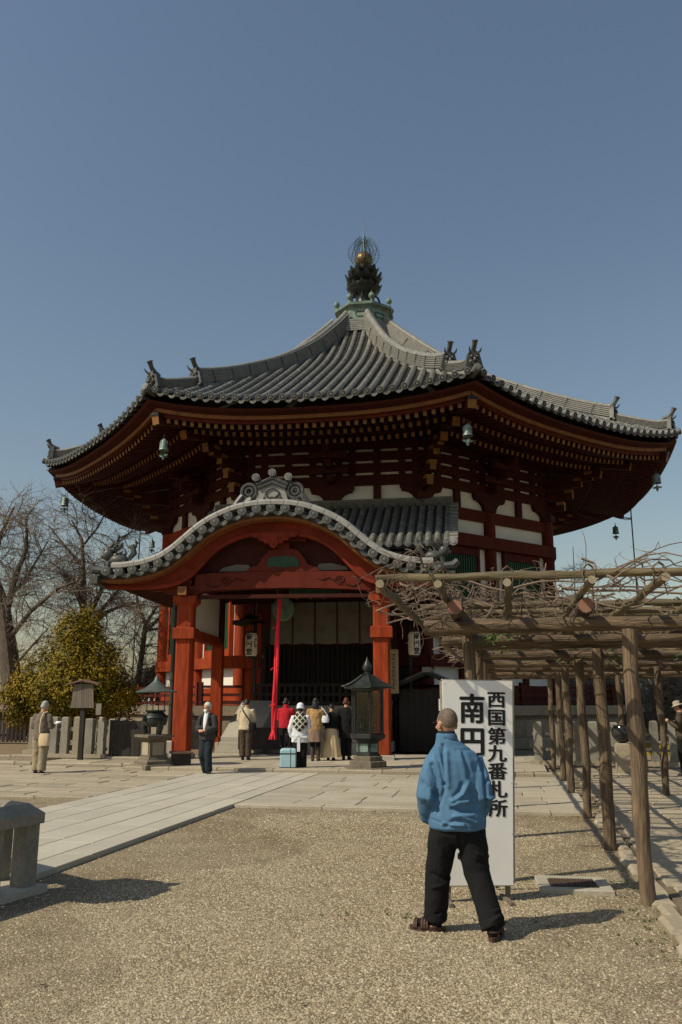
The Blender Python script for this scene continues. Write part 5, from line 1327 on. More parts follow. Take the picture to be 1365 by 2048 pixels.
# ---- evergreen tree with yellowing leaves
def evergreen():
    t=thing('evergreen_tree','dense rounded evergreen tree with yellow green leaves behind the notice board','tree',(-8.75,28.2,.1))
    b=MB()
    limbs=[([(0,0,0),(.05,0,.9),(0,.1,1.8),(.1,0,3.2)],.13,.04),([(.7,-.2,0),(.75,-.2,.9),(1.0,-.1,1.6)],.07,.03),([(-.6,-.1,0),(-.7,0,.9),(-1.1,0,1.5)],.07,.03),([(.05,0,.8),(.6,-.2,1.3),(1.4,-.2,1.6)],.05,.02),([(0,0,.8),(-.7,.1,1.2),(-1.5,0,1.5)],.05,.02),([(1.75,-.4,-.05),(1.72,-.4,.8),(1.65,-.3,1.5)],.06,.03)]
    for pts,r0,r1 in limbs: b.tube(noisy(pts,.03),list(np.linspace(r0,r1,len(pts))),7)
    b.build('trunk','bark',t,smooth=True)
    rs=np.random.RandomState(5)
    lobes=[((0.1,0,3.70),(.85,.8,.80)),((.05,0,3.0),(1.25,1.1,.9)),((.85,0,2.45),(1.05,1.0,.9)),((-.95,0,2.25),(1.05,1.0,.85)),((0,-.3,1.9),(1.6,1.15,.9)),((-1.40,-.1,1.55),(.85,.9,.8)),((1.40,-.1,1.55),(.85,.8,.85)),((.3,.1,1.35),(1.3,1.0,.55)),((-.4,.1,1.05),(1.1,.9,.4)),((.35,.1,4.15),(.42,.4,.45)),((-.30,0,4.20),(.40,.35,.4)),((-1.75,-.1,1.25),(.45,.5,.5)),((1.85,-.1,1.6),(.4,.4,.5))]
    C_=[];wts=[l[1][0]*l[1][1] for l in lobes]
    V=[];F=[]
    ncl=1900
    for i in range(ncl):
        l=rnd.choices(lobes,wts)[0]; d=Vector((rnd.gauss(0,1),rnd.gauss(0,1),rnd.gauss(0,1))).normalized()*(rnd.random()**.33)
        c_=Vector(l[0])+Vector((d.x*l[1][0],d.y*l[1][1],d.z*l[1][2]))
        out=(c_-Vector((0,0,1.9))).normalized(); r_=rnd.uniform(.12,.26)
        for j in range(30):
            o_=Vector((rnd.gauss(0,1),rnd.gauss(0,1),rnd.gauss(0,1)))*r_*.6; p=c_+o_
            n_=(out+o_.normalized()*.7+Vector((rnd.gauss(0,.5),rnd.gauss(0,.5),rnd.gauss(0,.5)+.3))).normalized()
            x=n_.orthogonal().normalized(); x.rotate(Quaternion(n_,rnd.uniform(0,6.28))); y=n_.cross(x)
            s_=rnd.uniform(.035,.070); k=len(V)
            V+= [p-x*s_,p+y*s_*.42,p+x*s_+n_*s_*.2,p-y*s_*.42]; F.append((k,k+1,k+2,k+3))
    me=bpy.data.meshes.new('crown'); me.from_pydata([tuple(v) for v in V],[],F); me.materials.append(M['leaf']); link('crown',me,t)
evergreen()
# ---- bare trees
def bare_tree(name,label,loc,limbs,seed,nb=1.0,droop=.0,r3=.011,twm='twig',group=None,l2=(1.0,2.4),l3=(.5,1.2),HS=.93):
    q=random.Random(seed); t=thing(name,label,'tree',loc,0,group)
    limbs=[([(x,y,z*HS) for x,y,z in pts],r0*.85,r1*.8) for pts,r0,r1 in limbs]
    b=MB()
    for pts,r0,r1 in limbs:
        b.tube(pts,list(np.linspace(r0,r1,len(pts))),9)
    b.build('trunk','bark',t,smooth=True)
    br=MB(); tw=MB()
    def grow(p,d,L_,r_,n_,mb_,dr,sides):
        pts=[p]; d=d.normalized()
        for i in range(n_):
            d=(d+Vector((q.gauss(0,.22),q.gauss(0,.22),q.gauss(0,.20)-dr*(i/n_)))).normalized(); pts.append(pts[-1]+d*(L_/n_))
        mb_.tube(pts,list(np.linspace(r_,r_*.35,n_+1)),sides,caps=False); return pts
    for pts,r0,r1 in limbs:
        P_=[Vector(p) for p in pts]
        for i in range(len(P_)-1):
            sl=(P_[i+1]-P_[i]); fr=i/(len(P_)-1); rr=r0+(r1-r0)*fr
            if rr>.28: m_=int(sl.length*0.9*nb)
            else: m_=max(1,int(sl.length*3.9*nb))
            for j in range(m_):
                p=P_[i]+sl*q.random(); side=Vector((q.gauss(0,1),q.gauss(0,1),q.gauss(.25,.7)))
                d=(sl.normalized()*.5+side.normalized()); L2=q.uniform(*l2)*(1.0 if rr<.28 else .6)
                bp=grow(p,d,L2,min(.032,rr*.45),6,br,.12+droop*.3,5)
                for k in range(1,7):
                    for m in range(4):
                        d2=((bp[k]-bp[k-1]).normalized()*.6+Vector((q.gauss(0,.8),q.gauss(0,.8),q.gauss(0,.7)))); tp=grow(bp[k],d2,q.uniform(*l3),r3,4,tw,droop,3)
                        for u_ in range(2): grow(tp[2+u_],(tp[2]-tp[1])+Vector((q.gauss(0,.5),q.gauss(0,.5),q.gauss(0,.4)))*(tp[2]-tp[1]).length,q.uniform(.25,.6),r3*.7,2,tw,droop,3)
    stuff(br.build('branches',twm,t,fixn=False)); o=tw.build('twigs',twm,t,fixn=False); stuff(o)
    return t
bare_tree('bare_tree','massive leaning bare tree with a dark trunk at the left edge','' or (-13.9,36,0),
 [([(0.3,0,0),(0.25,0,2.0),(-.1,0,4.0),(-.55,.1,6.0),(-1.2,.2,7.6),(-2.4,.3,9.2)],.62,.20),([(-.4,0,5.2),(-.2,.2,7.2),(.2,.3,8.8),(.1,.2,10.3)],.20,.05),([(-.2,0,4.4),(.8,-.2,5.8),(1.9,-.3,6.8),(2.7,-.2,7.2)],.14,.05),([(-1.2,.2,7.6),(-1.0,.3,9.4),(-.5,.3,10.8)],.16,.05),([(-1.3,0,0),(-1.6,.2,2.5),(-2.4,.2,5.0),(-3.0,.2,8.0)],.34,.10),([(.1,0,3.2),(.9,-.3,4.1),(1.6,-.3,5.0)],.08,.03),([(-.5,0,6.0),(.3,.5,7.6),(1.0,.6,9.2)],.12,.03)],11,.85,.10)
bare_tree('bare_tree','bare tree with forked dark trunk rising behind the evergreen','' or (-11.6,38,0),
 [([(-.1,0,0),(-.05,0,3.0),(.1,0,5.2),(.0,.1,6.2)],.34,.22),([(0,.1,6.2),(-.5,.1,7.3),(-1.0,.1,7.8)],.18,.10),([(.05,.1,6.0),(-.15,.2,8.0),(-.35,.3,9.6),(-.9,.3,10.6)],.17,.04),([(.1,0,5.4),(.7,0,6.8),(1.1,.2,8.4),(1.4,.2,9.8)],.16,.04),([(-.35,.3,9.2),(.3,.4,10.2),(.6,.5,11.0)],.07,.03),([(.2,0,5.2),(1.2,-.2,6.0),(2.2,-.3,6.4),(3.4,-.3,6.2)],.14,.04),([(.3,.2,5.4),(1.4,.3,7.0),(1.9,.4,7.6)],.13,.04),([(-.15,.2,8.2),(-1.2,.2,9.4),(-1.9,.2,10.3)],.08,.03)],23,.85,.12)
bare_tree('bare_tree','drooping bare tree with fine hanging twigs left of the porch','' or (-9.0,40,0),
 [([(-.6,0,0),(-.4,0,3.0),(-.2,0,5.6)],.20,.14),([(-.2,0,5.2),(.6,0,6.1),(1.6,.2,6.4),(2.3,.2,6.2)],.12,.04),([(-.2,0,5.6),(.3,.2,6.6),(.9,.3,7.3)],.10,.03),([(0,0,5.3),(1.0,-.3,5.4),(2.0,-.4,5.0)],.08,.03),([(-.2,0,5.6),(-.7,.2,6.8),(-.9,.2,8.0)],.09,.03)],37,1.0,.45,.010,'twigdark',None,(1.0,2.2),(.7,1.6))
# thin bare sapling and scrub on the right
bare_tree('bare_sapling','thin bare sapling standing against the sky beyond the trellis','' or (9.45,34,0),
 [([(0,0,0),(0.02,0,3.0),(0,0,6.0),(.03,0,8.4)],.06,.015)],41,.55,.0,.006,'twig',None,(.5,1.1),(.15,.4))
for k,(x,y,h) in enumerate(((16.2,42,3.4),(19.0,44,3.8),(13.8,46,3.0))):
    lab=['brownish bare thicket behind the right trellis posts, nearest','brownish bare thicket at the far right edge','low bare thicket beside the low tiled building'][k]
    bare_tree('bare_shrub',lab,(x,y,0),[([(0,0,0),(rnd.gauss(0,.5),rnd.gauss(0,.3),h*.5),(rnd.gauss(0,1.1),rnd.gauss(0,.6),h*.85)],.05,.02) for i in range(7)],50+k,1.2,.05,.012,'twig','bare thickets on the right',(.7,1.5),(.4,.9))
# dark hedge and scrub far left, distant wood on the horizon
def hedge(nm,lab,x0,x1,y0,y1,h,n_,m_,cat='hedge'):
    V=[];F=[]
    for i in range(n_):
        x=rnd.uniform(x0,x1); p=Vector((x,rnd.uniform(y0,y1),h*(.55+.45*math.sin(x*.9)*math.sin(x*.37+1))*rnd.random()**.6)); 
        n__=Vector((rnd.gauss(0,1),rnd.gauss(-.5,1),rnd.gauss(.4,1))).normalized(); a=n__.orthogonal().normalized(); b_=n__.cross(a); s_=rnd.uniform(.10,.22); k=len(V)
        V+=[p-a*s_,p+b_*s_*.5,p+a*s_,p-b_*s_*.5]; F.append((k,k+1,k+2,k+3))
    me=bpy.data.meshes.new(nm); me.from_pydata([tuple(v) for v in V],[],F); me.materials.append(m_); o=link(nm,me); tag(o,lab,cat); return stuff(o)
hm=mat('dark_scrub_leaf',(0.045,0.045,0.028),.8,.4,.8,c2=(.06,.045,.03),c2scale=.5)
hedge('far_scrub','dark scrub and hedge beyond the far left fence',-30,-10,38,46,3.0,9000,hm)
hedge('far_wood','far low wood closing the horizon behind the hall',-160,180,150,170,9,16000,hm,'wood')
# ================================================================== WISTERIA TRELLIS
DV=Vector((.1867,.9824,0)); EV=Vector((.9824,-.1867,0)); T0=Vector((2.5,7.38,0)); PA=math.atan2(-.1867,.9824)
trel=thing('wisteria_trellis','log trellis of peeling posts and poles with bare wisteria, on the right','trellis',T0,PA)
# local frame: x along EV, y along DV
def log(pts,r_,nm,m_,parent,n=10,ends=None,knots=True):
    b=MB(); P_=[Vector(p) for p in pts]; q=[]; m=max(6,int((P_[-1]-P_[0]).length/.14)); 
    for i in range(m+1):
        t=i/m*(len(P_)-1); k=min(int(t),len(P_)-2); q.append(P_[k].lerp(P_[k+1],t-k))
    rr=[r_*(1+rnd.uniform(-.06,.06)+(.10 if knots and rnd.random()<.12 else 0)) for _ in q]
    am=.008; ph=rnd.uniform(0,6)
    q=[v+Vector((am*math.sin(ph+i*.7),am*math.cos(ph*1.3+i*.5),am*.6*math.sin(i*.9+ph))) for i,v in enumerate(q)]
    b.tube(q,rr,n,capmi=1 if ends else None)
    # ragged bark: push each ring vertex a little
    b.v=[tuple(Vector(v)+Vector((rnd.uniform(-1,1),rnd.uniform(-1,1),rnd.uniform(-1,1)))*r_*.10) for v in b.v]
    return b.build(nm,[m_,ends] if ends else m_,parent,smooth=50)
rowA=[0,2.66,5.38,8.32,10.7,13.95]
posts=[(0,y) for y in rowA]+[(-1.40,y+.55) for y in (0,2.6,5.3,8.2,10.8,13.8)]+[(1.55,y) for y in (2.6,5.25,8.1,10.75,13.4)]+[(3.1,y) for y in (5.25,10.7)]
for x,y in posts:
    o=log([(x+rnd.uniform(-.015,.015),y,-.1),(x+rnd.uniform(-.02,.02),y,1.1),(x,y,2.22)],.062+rnd.uniform(-.006,.006),'post','log',trel,11,'cutpale')
for y in rowA+[16.2]:
    log([(-1.62 if y>0 else -1.80,y+.02 if y else .35,2.29),(1.0,y+.10,2.285),(4.2,y+.12,2.30)],.068,'cross_beam','loglong',trel,11,'cutpale')
log([(-1.75,1.9,2.27),(4.2,2.0,2.28)],.055,'cross_beam','loglong',trel,10,'cutpale')
for x in (-1.50,-.35,.95,2.3,3.5):
    log([(x,-.02+rnd.uniform(-.1,.1),2.43),(x+.05,8,2.43),(x,17,2.43)],.070,'long_beam','logdepth',trel,11,'cut')
yv=[-.72,1.75,2.45,2.95,3.5,4.0,4.55,5.0,5.6,6.1,6.7,7.2,7.7,8.2,8.8,9.3,9.9,10.4,11.4,12.0,12.5,13.1,13.6,14.1,14.6,15.1,15.6,16.6]
for i,y in enumerate(yv):
    log([(-2.15+rnd.uniform(-.08,.12)+(.12 if i else 0),y,2.615 if i==0 else 2.645),(1.0,y+.02,2.61 if i==0 else 2.64),(4.6,y+rnd.uniform(-.05,.05),2.65)],.037+rnd.uniform(-.006,.005),'cross_pole','bamboo',trel,8,'cutpale')
for x in (-2.05,-1.58,-1.02,-.38,.16,.75,1.4,2.1,2.8,3.6):
    log([(x,-.92+rnd.uniform(-.06,.05),2.535),(x+rnd.uniform(-.05,.05),8,2.57),(x,16.8,2.565)],.036+rnd.uniform(-.004,.004),'long_pole','bamboo',trel,8,'cutpale')
b=MB()
for x in (-2.05,-1.58,-1.02,-.38,.16,.75):
    for y in yv[:5]:
        for k in range(2): b.tube([(x+.05*math.cos(q)*(1.0),y+.02*(k*2-1)+.01*math.sin(3*q),2.605+.085*math.sin(q)) for q in np.linspace(0,2*PI,9)],.006,4)
        b.tube([(x+.02,y-.03,2.55),(x+rnd.uniform(-.05,.08),y-.04,2.42)],.006,4)
stuff(b.build('rope_ties','rope',trel,fixn=False))
def vine(p,d,n_,st,r0,mb_,sag=0.0,zlo=2.5,zhi=3.0,sides=4,wig=.45):
    pts=[Vector(p)]; d=Vector(d).normalized()
    for i in range(n_):
        d=(d+Vector((rnd.gauss(0,wig),rnd.gauss(0,wig),rnd.gauss(0,wig*.6)))).normalized()
        if pts[-1].z>zhi: d.z-=.35
        if pts[-1].z<zlo: d.z+=.35
        d.z-=sag
        q=pts[-1]+d*st
        if q.x<-2.45 or q.y<-1.15 or q.x>4.8: d=Vector((-d.x if q.x<-2.45 or q.x>4.8 else d.x,abs(d.y) if q.y<-1.15 else d.y,d.z)); q=pts[-1]+d*st
        if q.z>zhi+.04: d.z=-abs(d.z)-.15; q.z=zhi+.04
        pts.append(q)
    mb_.tube(pts,list(np.linspace(r0,r0*.35,len(pts))),sides,caps=False); return pts
vm=MB()
for i in range(60):
    x=rnd.uniform(-2.0,3.6); y=rnd.uniform(-.6,10)
    if i<30: x=rnd.uniform(-1.9,.2); y=rnd.uniform(-.7,2.5)
    a=rnd.uniform(0,6.28); p=vine((x,y,rnd.uniform(2.66,2.78)),(math.cos(a),math.sin(a)*.6,.05),13,.10,rnd.uniform(.006,.012),vm,.01,2.52,2.76,5,.5)
    for k in (3,5,7,9,11,13):
        if rnd.random()<.8: vine(p[k],(rnd.gauss(0,1),rnd.gauss(0,1),rnd.gauss(.1,.5)),7,.045,.0045,vm,0.01,2.45,2.82,4,.55)
        if rnd.random()<.4: vine(p[k],(rnd.gauss(0,1),rnd.gauss(0,1),rnd.gauss(.3,.5)),5,.03,.0035,vm,0,2.5,2.85,3,.8)
for i in range(34):   # tangled spur clumps at the left front corner
    c_=(-1.95+rnd.gauss(.35,.35),rnd.uniform(-.1,2.4),2.62+rnd.gauss(.02,.06))
    for k in range(7): vine(c_,(rnd.gauss(0,1),rnd.gauss(0,1),rnd.gauss(0,.7)),6,.035,.0055,vm,.02,2.3,2.95,4,.8)
for i in range(12): # tendrils that droop off the front left
    vine((-1.9+rnd.uniform(-.1,.5),rnd.uniform(.3,2.2),2.5),(rnd.gauss(-.6,.5),-.2,-.5),10,.05,.006,vm,.03,1.9,2.7,4,.5)
for i in range(60):      # old runners lying along the poles
    x=rnd.uniform(-2.0,2.0); y=rnd.uniform(-.5,14); a=rnd.choice([0,PI/2,0,PI])+rnd.gauss(0,.25)
    vine((x,y,rnd.uniform(2.66,2.74)),(math.cos(a),math.sin(a),0),16,.16,rnd.uniform(.008,.017),vm,.02,2.56,2.70,5,.12)
for i in range(420):     # matted dead twigs over the deeper bays
    x=rnd.uniform(-2.0,4.2); y=rnd.uniform(2.2,16); a=rnd.uniform(0,6.28)
    vine((x,y,rnd.uniform(2.50,2.74)),(math.cos(a),math.sin(a),0),6,.12,rnd.uniform(.004,.009),vm,0,2.44,2.80,3,.35)
stuff(vm.build('vine_twigs','vine',trel,fixn=False))
for i,(p,d,n_) in enumerate([((-.2,.2,2.7),(1,.1,.55),14),((.3,.5,2.7),(1,.2,.6),16),((1.3,.3,2.72),(.6,.2,.8),9),((-.3,.5,2.7),(-.1,.1,1),6),((.9,1.2,2.7),(-1,.2,.35),14),((1.9,.6,2.7),(-1,.1,.4),12),((.1,.2,2.68),(1,.2,.25),18),((1.2,-.1,2.66),(1,.1,.15),14)]):
    b=MB(); vine(p,d,n_,.10,.007,b,.035,2.62,3.2,5,.14); b.build('vine_shoot','vine',trel,fixn=False)
for i in range(3):
    b=MB(); x,y=rnd.choice([(-1.4,3.15),(0,8.32),(-1.4,8.7),(1.55,8.1),(0,5.38)]); pts=[Vector((x+.09*math.cos(q*1.3+i),y+.09*math.sin(q*1.3+i),.0+2.5*q/9)) for q in range(10)]
    b.tube(noisy(pts,.03),list(np.linspace(.014,.010,10)),6); b.build('vine_stem','vine',trel,smooth=True)
b=MB()
for i in range(420):
    c_=rnd.choice([(-1.3,3.2,2.30),(-.1,5.5,2.27),(.55,5.4,2.27),(1.5,5.3,2.28),(-1.2,.8,2.25)]); p=Vector(c_)+Vector((rnd.gauss(0,.12),rnd.gauss(0,.12),rnd.gauss(-.02,.05))); d=Vector((rnd.gauss(0,1),rnd.gauss(0,1),-.6)).normalized()*.07; s_=d.orthogonal().normalized()*.012
    b.add([p-s_,p+s_,p+d],[(0,1,2)])
stuff(b.build('fern_tufts','weed',trel,fixn=False))
# ================================================================== PEOPLE
ftex=bpy.data.textures.new('folds','CLOUDS'); ftex.noise_scale=.16; ftex.noise_depth=2
ftex2=bpy.data.textures.new('fine_folds','CLOUDS'); ftex2.noise_scale=.07; ftex2.noise_depth=1
def soft(o, vox, smooth_it=4, disp=0.0, disp2=0.0):
    m=o.modifiers.new('remesh','REMESH'); m.mode='VOXEL'; m.voxel_size=vox; m.use_smooth_shade=True
    m=o.modifiers.new('smooth','SMOOTH'); m.factor=.5; m.iterations=smooth_it
    for tx,st in ((ftex,disp),(ftex2,disp2)):
        if st:
            m=o.modifiers.new('folds','DISPLACE'); m.texture=tx; m.strength=st; m.mid_level=.5; m.texture_coords='GLOBAL'
    return o
def hand(b, w_, d, pn, sc, curl=.6, thumb=1):
    """palm, four unequal bent fingers and a thumb; d = hand direction, pn = palm normal"""
    d=Vector(d).normalized(); pn=Vector(pn); pn=(pn-d*pn.dot(d)).normalized(); x=d.cross(pn)
    mx=Matrix((x,d,pn)).transposed().to_4x4(); b.ball(Vector(w_)+d*.045*sc,(.038*sc,.05*sc,.016*sc),10,mx=mx)
    for i,l in enumerate((.062,.072,.068,.052)):
        o=Vector(w_)+d*.08*sc+x*(.026-.0175*i)*sc; p1=o+(d*math.cos(curl*.5)+pn*math.sin(curl*.5))*l*.5*sc; p2=p1+(d*math.cos(curl*1.6)+pn*math.sin(curl*1.6))*l*.5*sc
        b.tube([o-d*.02*sc,o,p1,p2],[.0095*sc,.0095*sc,.0085*sc,.0065*sc],7)
    o=Vector(w_)+d*.03*sc+x*.03*sc*thumb; p1=o+(x*.7*thumb+d*.7+pn*.3)*.032*sc; p2=p1+(d*.8+pn*.5)*.026*sc; b.tube([o-x*.01*thumb,o,p1,p2],[.012*sc,.0115*sc,.0105*sc,.008*sc],7)
def person(label, loc, heading, H, arms, legs, nod=0.0, turn=0.0, vox=.014, hip=(0,0), lean=0.0, skin='skin', hair=('hairblack','short'), feet='black', eyes=True, shoulder=.165, sway=0.0):
    sc=H/1.65; t=thing('person',label,'person',loc,heading)
    K=lambda p:Vector(p)*sc
    b=MB(); hx,hy=hip
    b.loft([tuple(a*sc for a in q) for q in ((hx,hy,.78,.10,.09),(hx,hy,.84,.15,.105),(hx,hy,.95,.14,.10),(hx*.6,hy*.6+lean*.3,1.08,.125,.095),(hx*.2+sway*.3,lean*.7,1.24,.155,.105),(sway*.6,lean*.95,1.34,.10,.075),(sway*.8,lean,1.385,.065,.062),(sway,lean+.005,1.44,.055,.058),(sway,lean+.02,1.50,.052,.056))],16)
    for sd in ('L','R'):
        e,w_=arms[sd]; sg=-1 if sd=='L' else 1; sh=(sg*shoulder,lean*.95,1.30)
        b.tube([K(sh),(K(sh)+K(e))/2,K(e),(K(e)+K(w_))/2,K(w_)],[.048*sc,.044*sc,.040*sc,.036*sc,.027*sc],10)
        dr=(Vector(w_)-Vector(e)).normalized()
        hd=arms.get(sd+'h',None); hand(b,K(w_),hd[0] if hd else dr,hd[1] if hd else (-sg,.2,0),sc,curl=hd[2] if hd else .7,thumb=(hd[3] if hd else sg*-1))
        k,a,tp=legs[sd]; b.tube([K((sg*.085+hx,hy,.85)),K((Vector((sg*.085+hx,hy,.85))+Vector(k))/2),K(k),(K(k)+K(a))/2,K(a)],[.088*sc,.078*sc,.056*sc,.052*sc,.036*sc],12)
        b.tube([K(a),K(a)+Vector((0,0,-.05*sc)),K(a)+Vector((tp[0]*.5,tp[1]*.5,-.065))*sc,K(a)+Vector((tp[0],tp[1],-.07))*sc],[.035*sc,.04*sc,.035*sc,.022*sc],8)
    hm_=Matrix.Translation(K((sway,lean+.015,1.455)))@Matrix.Rotation(-turn,4,'Z')@Matrix.Rotation(nod,4,'X')@Matrix.Scale(sc,4)
    hp=lambda x,y,z: hm_@Vector((x,y,z))
    def hball(c,r_,n=10,bb=None): (bb or b).ball((0,0,0),r_,n,mx=hm_@Matrix.Translation(c))
    hball((0,-.005,.10),(.074,.092,.098),16); hball((0,.022,.045),(.058,.068,.075),12); hball((0,.068,-.005),(.026,.022,.020),8)
    hball((0,.092,.06),(.013,.017,.026),8); hball((0,.098,.047),(.017,.014,.011),8); hball((0,.078,.098),(.05,.018,.014),8)
    hball((0,.083,.018),(.024,.010,.006),8); hball((0,.081,.008),(.021,.010,.007),8)
    for sg in (-1,1): hball((sg*.080,-.010,.066),(.013,.021,.036),8); hball((sg*.04,.06,.05),(.025,.025,.022),8)
    body=b.build('body',skin,t); soft(body,vox*sc,2)
    if eyes:
        for sg in (-1,1):
            e_=MB(); hball((sg*.029,.074,.083),(.0125,.010,.009),8,e_); hball((sg*.029,.081,.083),(.006,.005,.006),6,e_); 
            e_.m=[0]*(len(e_.m)//2)+[1]*(len(e_.m)-len(e_.m)//2); e_.build('eye',['whitecloth','ink'],t,smooth=True)
    hb=MB(); hm,hs=hair
    if hs=='shaved': hball((0,-.012,.108),(.0765,.0895,.0935),20,hb)
    elif hs in ('short','cap'): hball((0,-.016,.118),(.081,.093,.094),16,hb); hball((0,-.035,.07),(.077,.072,.075),14,hb)
    elif hs=='long':
        hball((0,-.016,.118),(.085,.096,.095),16,hb); hb.loft([(0,-.05,.12,.085,.05),(0,-.06,.02,.085,.045),(0,-.065,-.06,.09,.035),(0,-.06,-.16,.075,.022),(0,-.055,-.2,.04,.01)],14,mx=hm_)
    o=hb.build('hair',hm,t)
    if hs!='shaved': soft(o,.012*sc,3,.012,.008)
    else: soft(o,.007*sc,2)
    return t,sc,hm_,K
def top(t,sc,arms,secs,mat_,sl=(.075,.072,.055),shoulder=.165,lean=0.0,vox=.014,disp=.03,disp2=.015,name='jacket',shz=1.32,extra=None,cuff=.0,shr=(.9,1.0)):
    K=lambda p:Vector(p)*sc; b=MB(); b.loft([tuple(a*sc for a in q) for q in secs],20)
    for sd in ('L','R'):
        e,w_=arms[sd]; sg=-1 if sd=='L' else 1; sh=Vector((sg*shoulder,lean*.95,shz)); e=Vector(e); w_=Vector(w_); w2=e+(w_-e)*(.97-cuff)
        b.tube([K(sh+Vector((-sg*.06,0,-.02))),K(sh),K(sh.lerp(e,.5)),K(e),K(e.lerp(w2,.5)),K(w2)],[sl[0]*sc*shr[0],sl[0]*sc*shr[1],sl[0]*sc*1.02,sl[1]*sc,sl[1]*.98*sc,sl[2]*sc],14)
    if extra: extra(b,K)
    return soft(b.build(name,mat_,t),vox*sc,5,disp*sc,disp2*sc)
def pants(t,sc,legs,mat_,hip=(0,0),wst=.95,rad=(.105,.088,.082),vox=.014,disp=.025,disp2=.012,end=.05,name='trousers'):
    K=lambda p:Vector(p)*sc; b=MB(); hx,hy=hip
    b.loft([tuple(a*sc for a in q) for q in ((hx,hy,wst,.15,.115),(hx,hy,.88,.168,.125),(hx,hy,.80,.165,.12),(hx,hy,.755,.08,.07))],18)
    for sd in ('L','R'):
        k,a,tp=legs[sd]; sg=-1 if sd=='L' else 1; h0=Vector((sg*.085+hx,hy,.86)); k=Vector(k); a=Vector(a); ae=a+(a-k).normalized()*(-end+.03)
        b.tube([K(h0),K(h0.lerp(k,.5)),K(k),K(k.lerp(ae,.5)),K(ae)],[rad[0]*sc,rad[0]*.95*sc,rad[1]*sc,rad[2]*sc,rad[2]*sc*1.02],14)
    return soft(b.build(name,mat_,t),vox*sc,4,disp*sc,disp2*sc)
def shoe(t,sc,a,tp,mat_,vox=.010,sole='ink',name='shoe'):
    a=Vector(a); d=Vector((tp[0],tp[1],0)); L_=d.length; d.normalize(); x=Vector((-d.y,d.x,0)); b=MB()
    g=Vector((a.x,a.y,0)); P=lambda u,v,z:(g+d*u+x*v+Vector((0,0,z)))*sc
    b.tube([P(-.05,0,.045),P(0,0,.05),P(L_*.55,0,.042),P(L_+.02,0,.028)],[.038*sc,.042*sc,.040*sc,.026*sc],10); b.tube([P(-.01,0,.03),P(-.015,0,a.z+.02)],[.045*sc,.045*sc],10)
    o=soft(b.build(name,mat_,t),vox*sc,2)
    b=MB(); vs=[]; n=14
    for z in (.0,.022):
        for i in range(n):
            q=2*PI*i/n; vs.append(P(L_*.45+.5*(L_+.11)*math.cos(q)*.98,.043*math.sin(q)*(1.0+.15*math.cos(q)),z))
    b.add(vs,[tuple(range(n-1,-1,-1)),tuple(range(n,2*n))]+[(i,(i+1)%n,n+(i+1)%n,n+i) for i in range(n)]); b.build('sole',sole,t)
    return o
def stdlegs(sp=.085,st=.0,kz=.46):
    return {'L':((-sp-.005,.02+st*.5,kz),(-sp,st,.08),(-.02,.13)),'R':((sp+.005,.02-st*.5,kz),(sp,-st,.08),(.02,.13))}
ARM_DOWN={'L':((-.23,-.02,1.07),(-.22,.05,.83)),'R':((.23,-.02,1.07),(.22,.05,.83))}
ARM_PRAY={'L':((-.22,.05,1.08),(-.04,.24,1.17)),'R':((.22,.05,1.08),(.04,.24,1.17)),'Lh':((.1,.2,1),(1,0,0),.1,1),'Rh':((-.1,.2,1),(-1,0,0),.1,-1)}
JK=lambda hem,w_=.19,d=.135,lean=0.0:((0,0,hem,w_,d),(0,0,hem+.1,w_*.98,d),(0,lean*.3,1.08,w_*.92,d*.93),(0,lean*.7,1.22,.185,.125),(0,lean*.95,1.32,.17,.10),(0,lean,1.375,.10,.08),(0,lean,1.41,.07,.07))
# ---------- the man in blue, seen from behind, striding, hands in his pockets
def bake(o):
    bpy.context.view_layer.update(); dg=bpy.context.evaluated_depsgraph_get(); me=bpy.data.meshes.new_from_object(o.evaluated_get(dg)); o.modifiers.clear(); o.data=me; return me
def folds(o, segs, back=True):
    """raise or sink the baked cloth along drawn crease lines (x, z), only on the side turned to +y or -y"""
    me=bake(o); n=len(me.vertices); co=np.empty(n*3); me.vertices.foreach_get('co',co); co=co.reshape(-1,3)
    no=np.empty(n*3); me.vertex_normals.foreach_get('vector',no) if hasattr(me,'vertex_normals') else me.vertices.foreach_get('normal',no); no=no.reshape(-1,3)
    P=co[:,[0,2]]; d_=np.zeros(n)
    for pts,amp,wd in segs:
        best=np.full(n,9.0)
        for (x0,z0),(x1,z1) in zip(pts[:-1],pts[1:]):
            a=np.array([x0,z0]); v=np.array([x1-x0,z1-z0]); l2=(v@v)+1e-9; t_=np.clip(((P-a)@v)/l2,0,1); q=P-(a+t_[:,None]*v); best=np.minimum(best,np.sqrt((q*q).sum(1)))
        ends=np.minimum(1,best*0+1); d_+=amp*np.exp(-(best/wd)**2)
    f_=np.clip(-no[:,1]*1.6+.2,0,1) if back else np.clip(no[:,1]*1.6+.2,0,1)
    co+=no*(d_*f_)[:,None]; me.vertices.foreach_set('co',co.reshape(-1)); me.update()
    me.polygons.foreach_set('use_smooth',[True]*len(me.polygons)); return o
mA={'L':((-.225,-.05,1.0),(-.20,.09,.83)),'R':((.208,-.05,1.0),(.175,.09,.83))}
mL={'L':((-.14,.06,.43),(-.165,.12,.085),(-.17,.05)),'R':((.145,-.01,.43),(.235,-.15,.085),(.045,.125))}
pm=Vector((.835,6.48,0))
t,sc,hm_,K=person('shaven-headed man in a blue jacket and black trousers striding away from the viewer',pm,0,1.555,mA,mL,nod=.02,turn=-.50,vox=.008,hip=(.01,0),hair=('scalp','shaved'),lean=-.005,sway=-.05,shoulder=.12)
def collar(b,K):
    b.loft([(-.04*sc,-.005*sc,1.35*sc,.115*sc,.095*sc),(-.052*sc,0,1.42*sc,.086*sc,.080*sc),(-.055*sc,.005*sc,1.462*sc,.080*sc,.074*sc)],20)
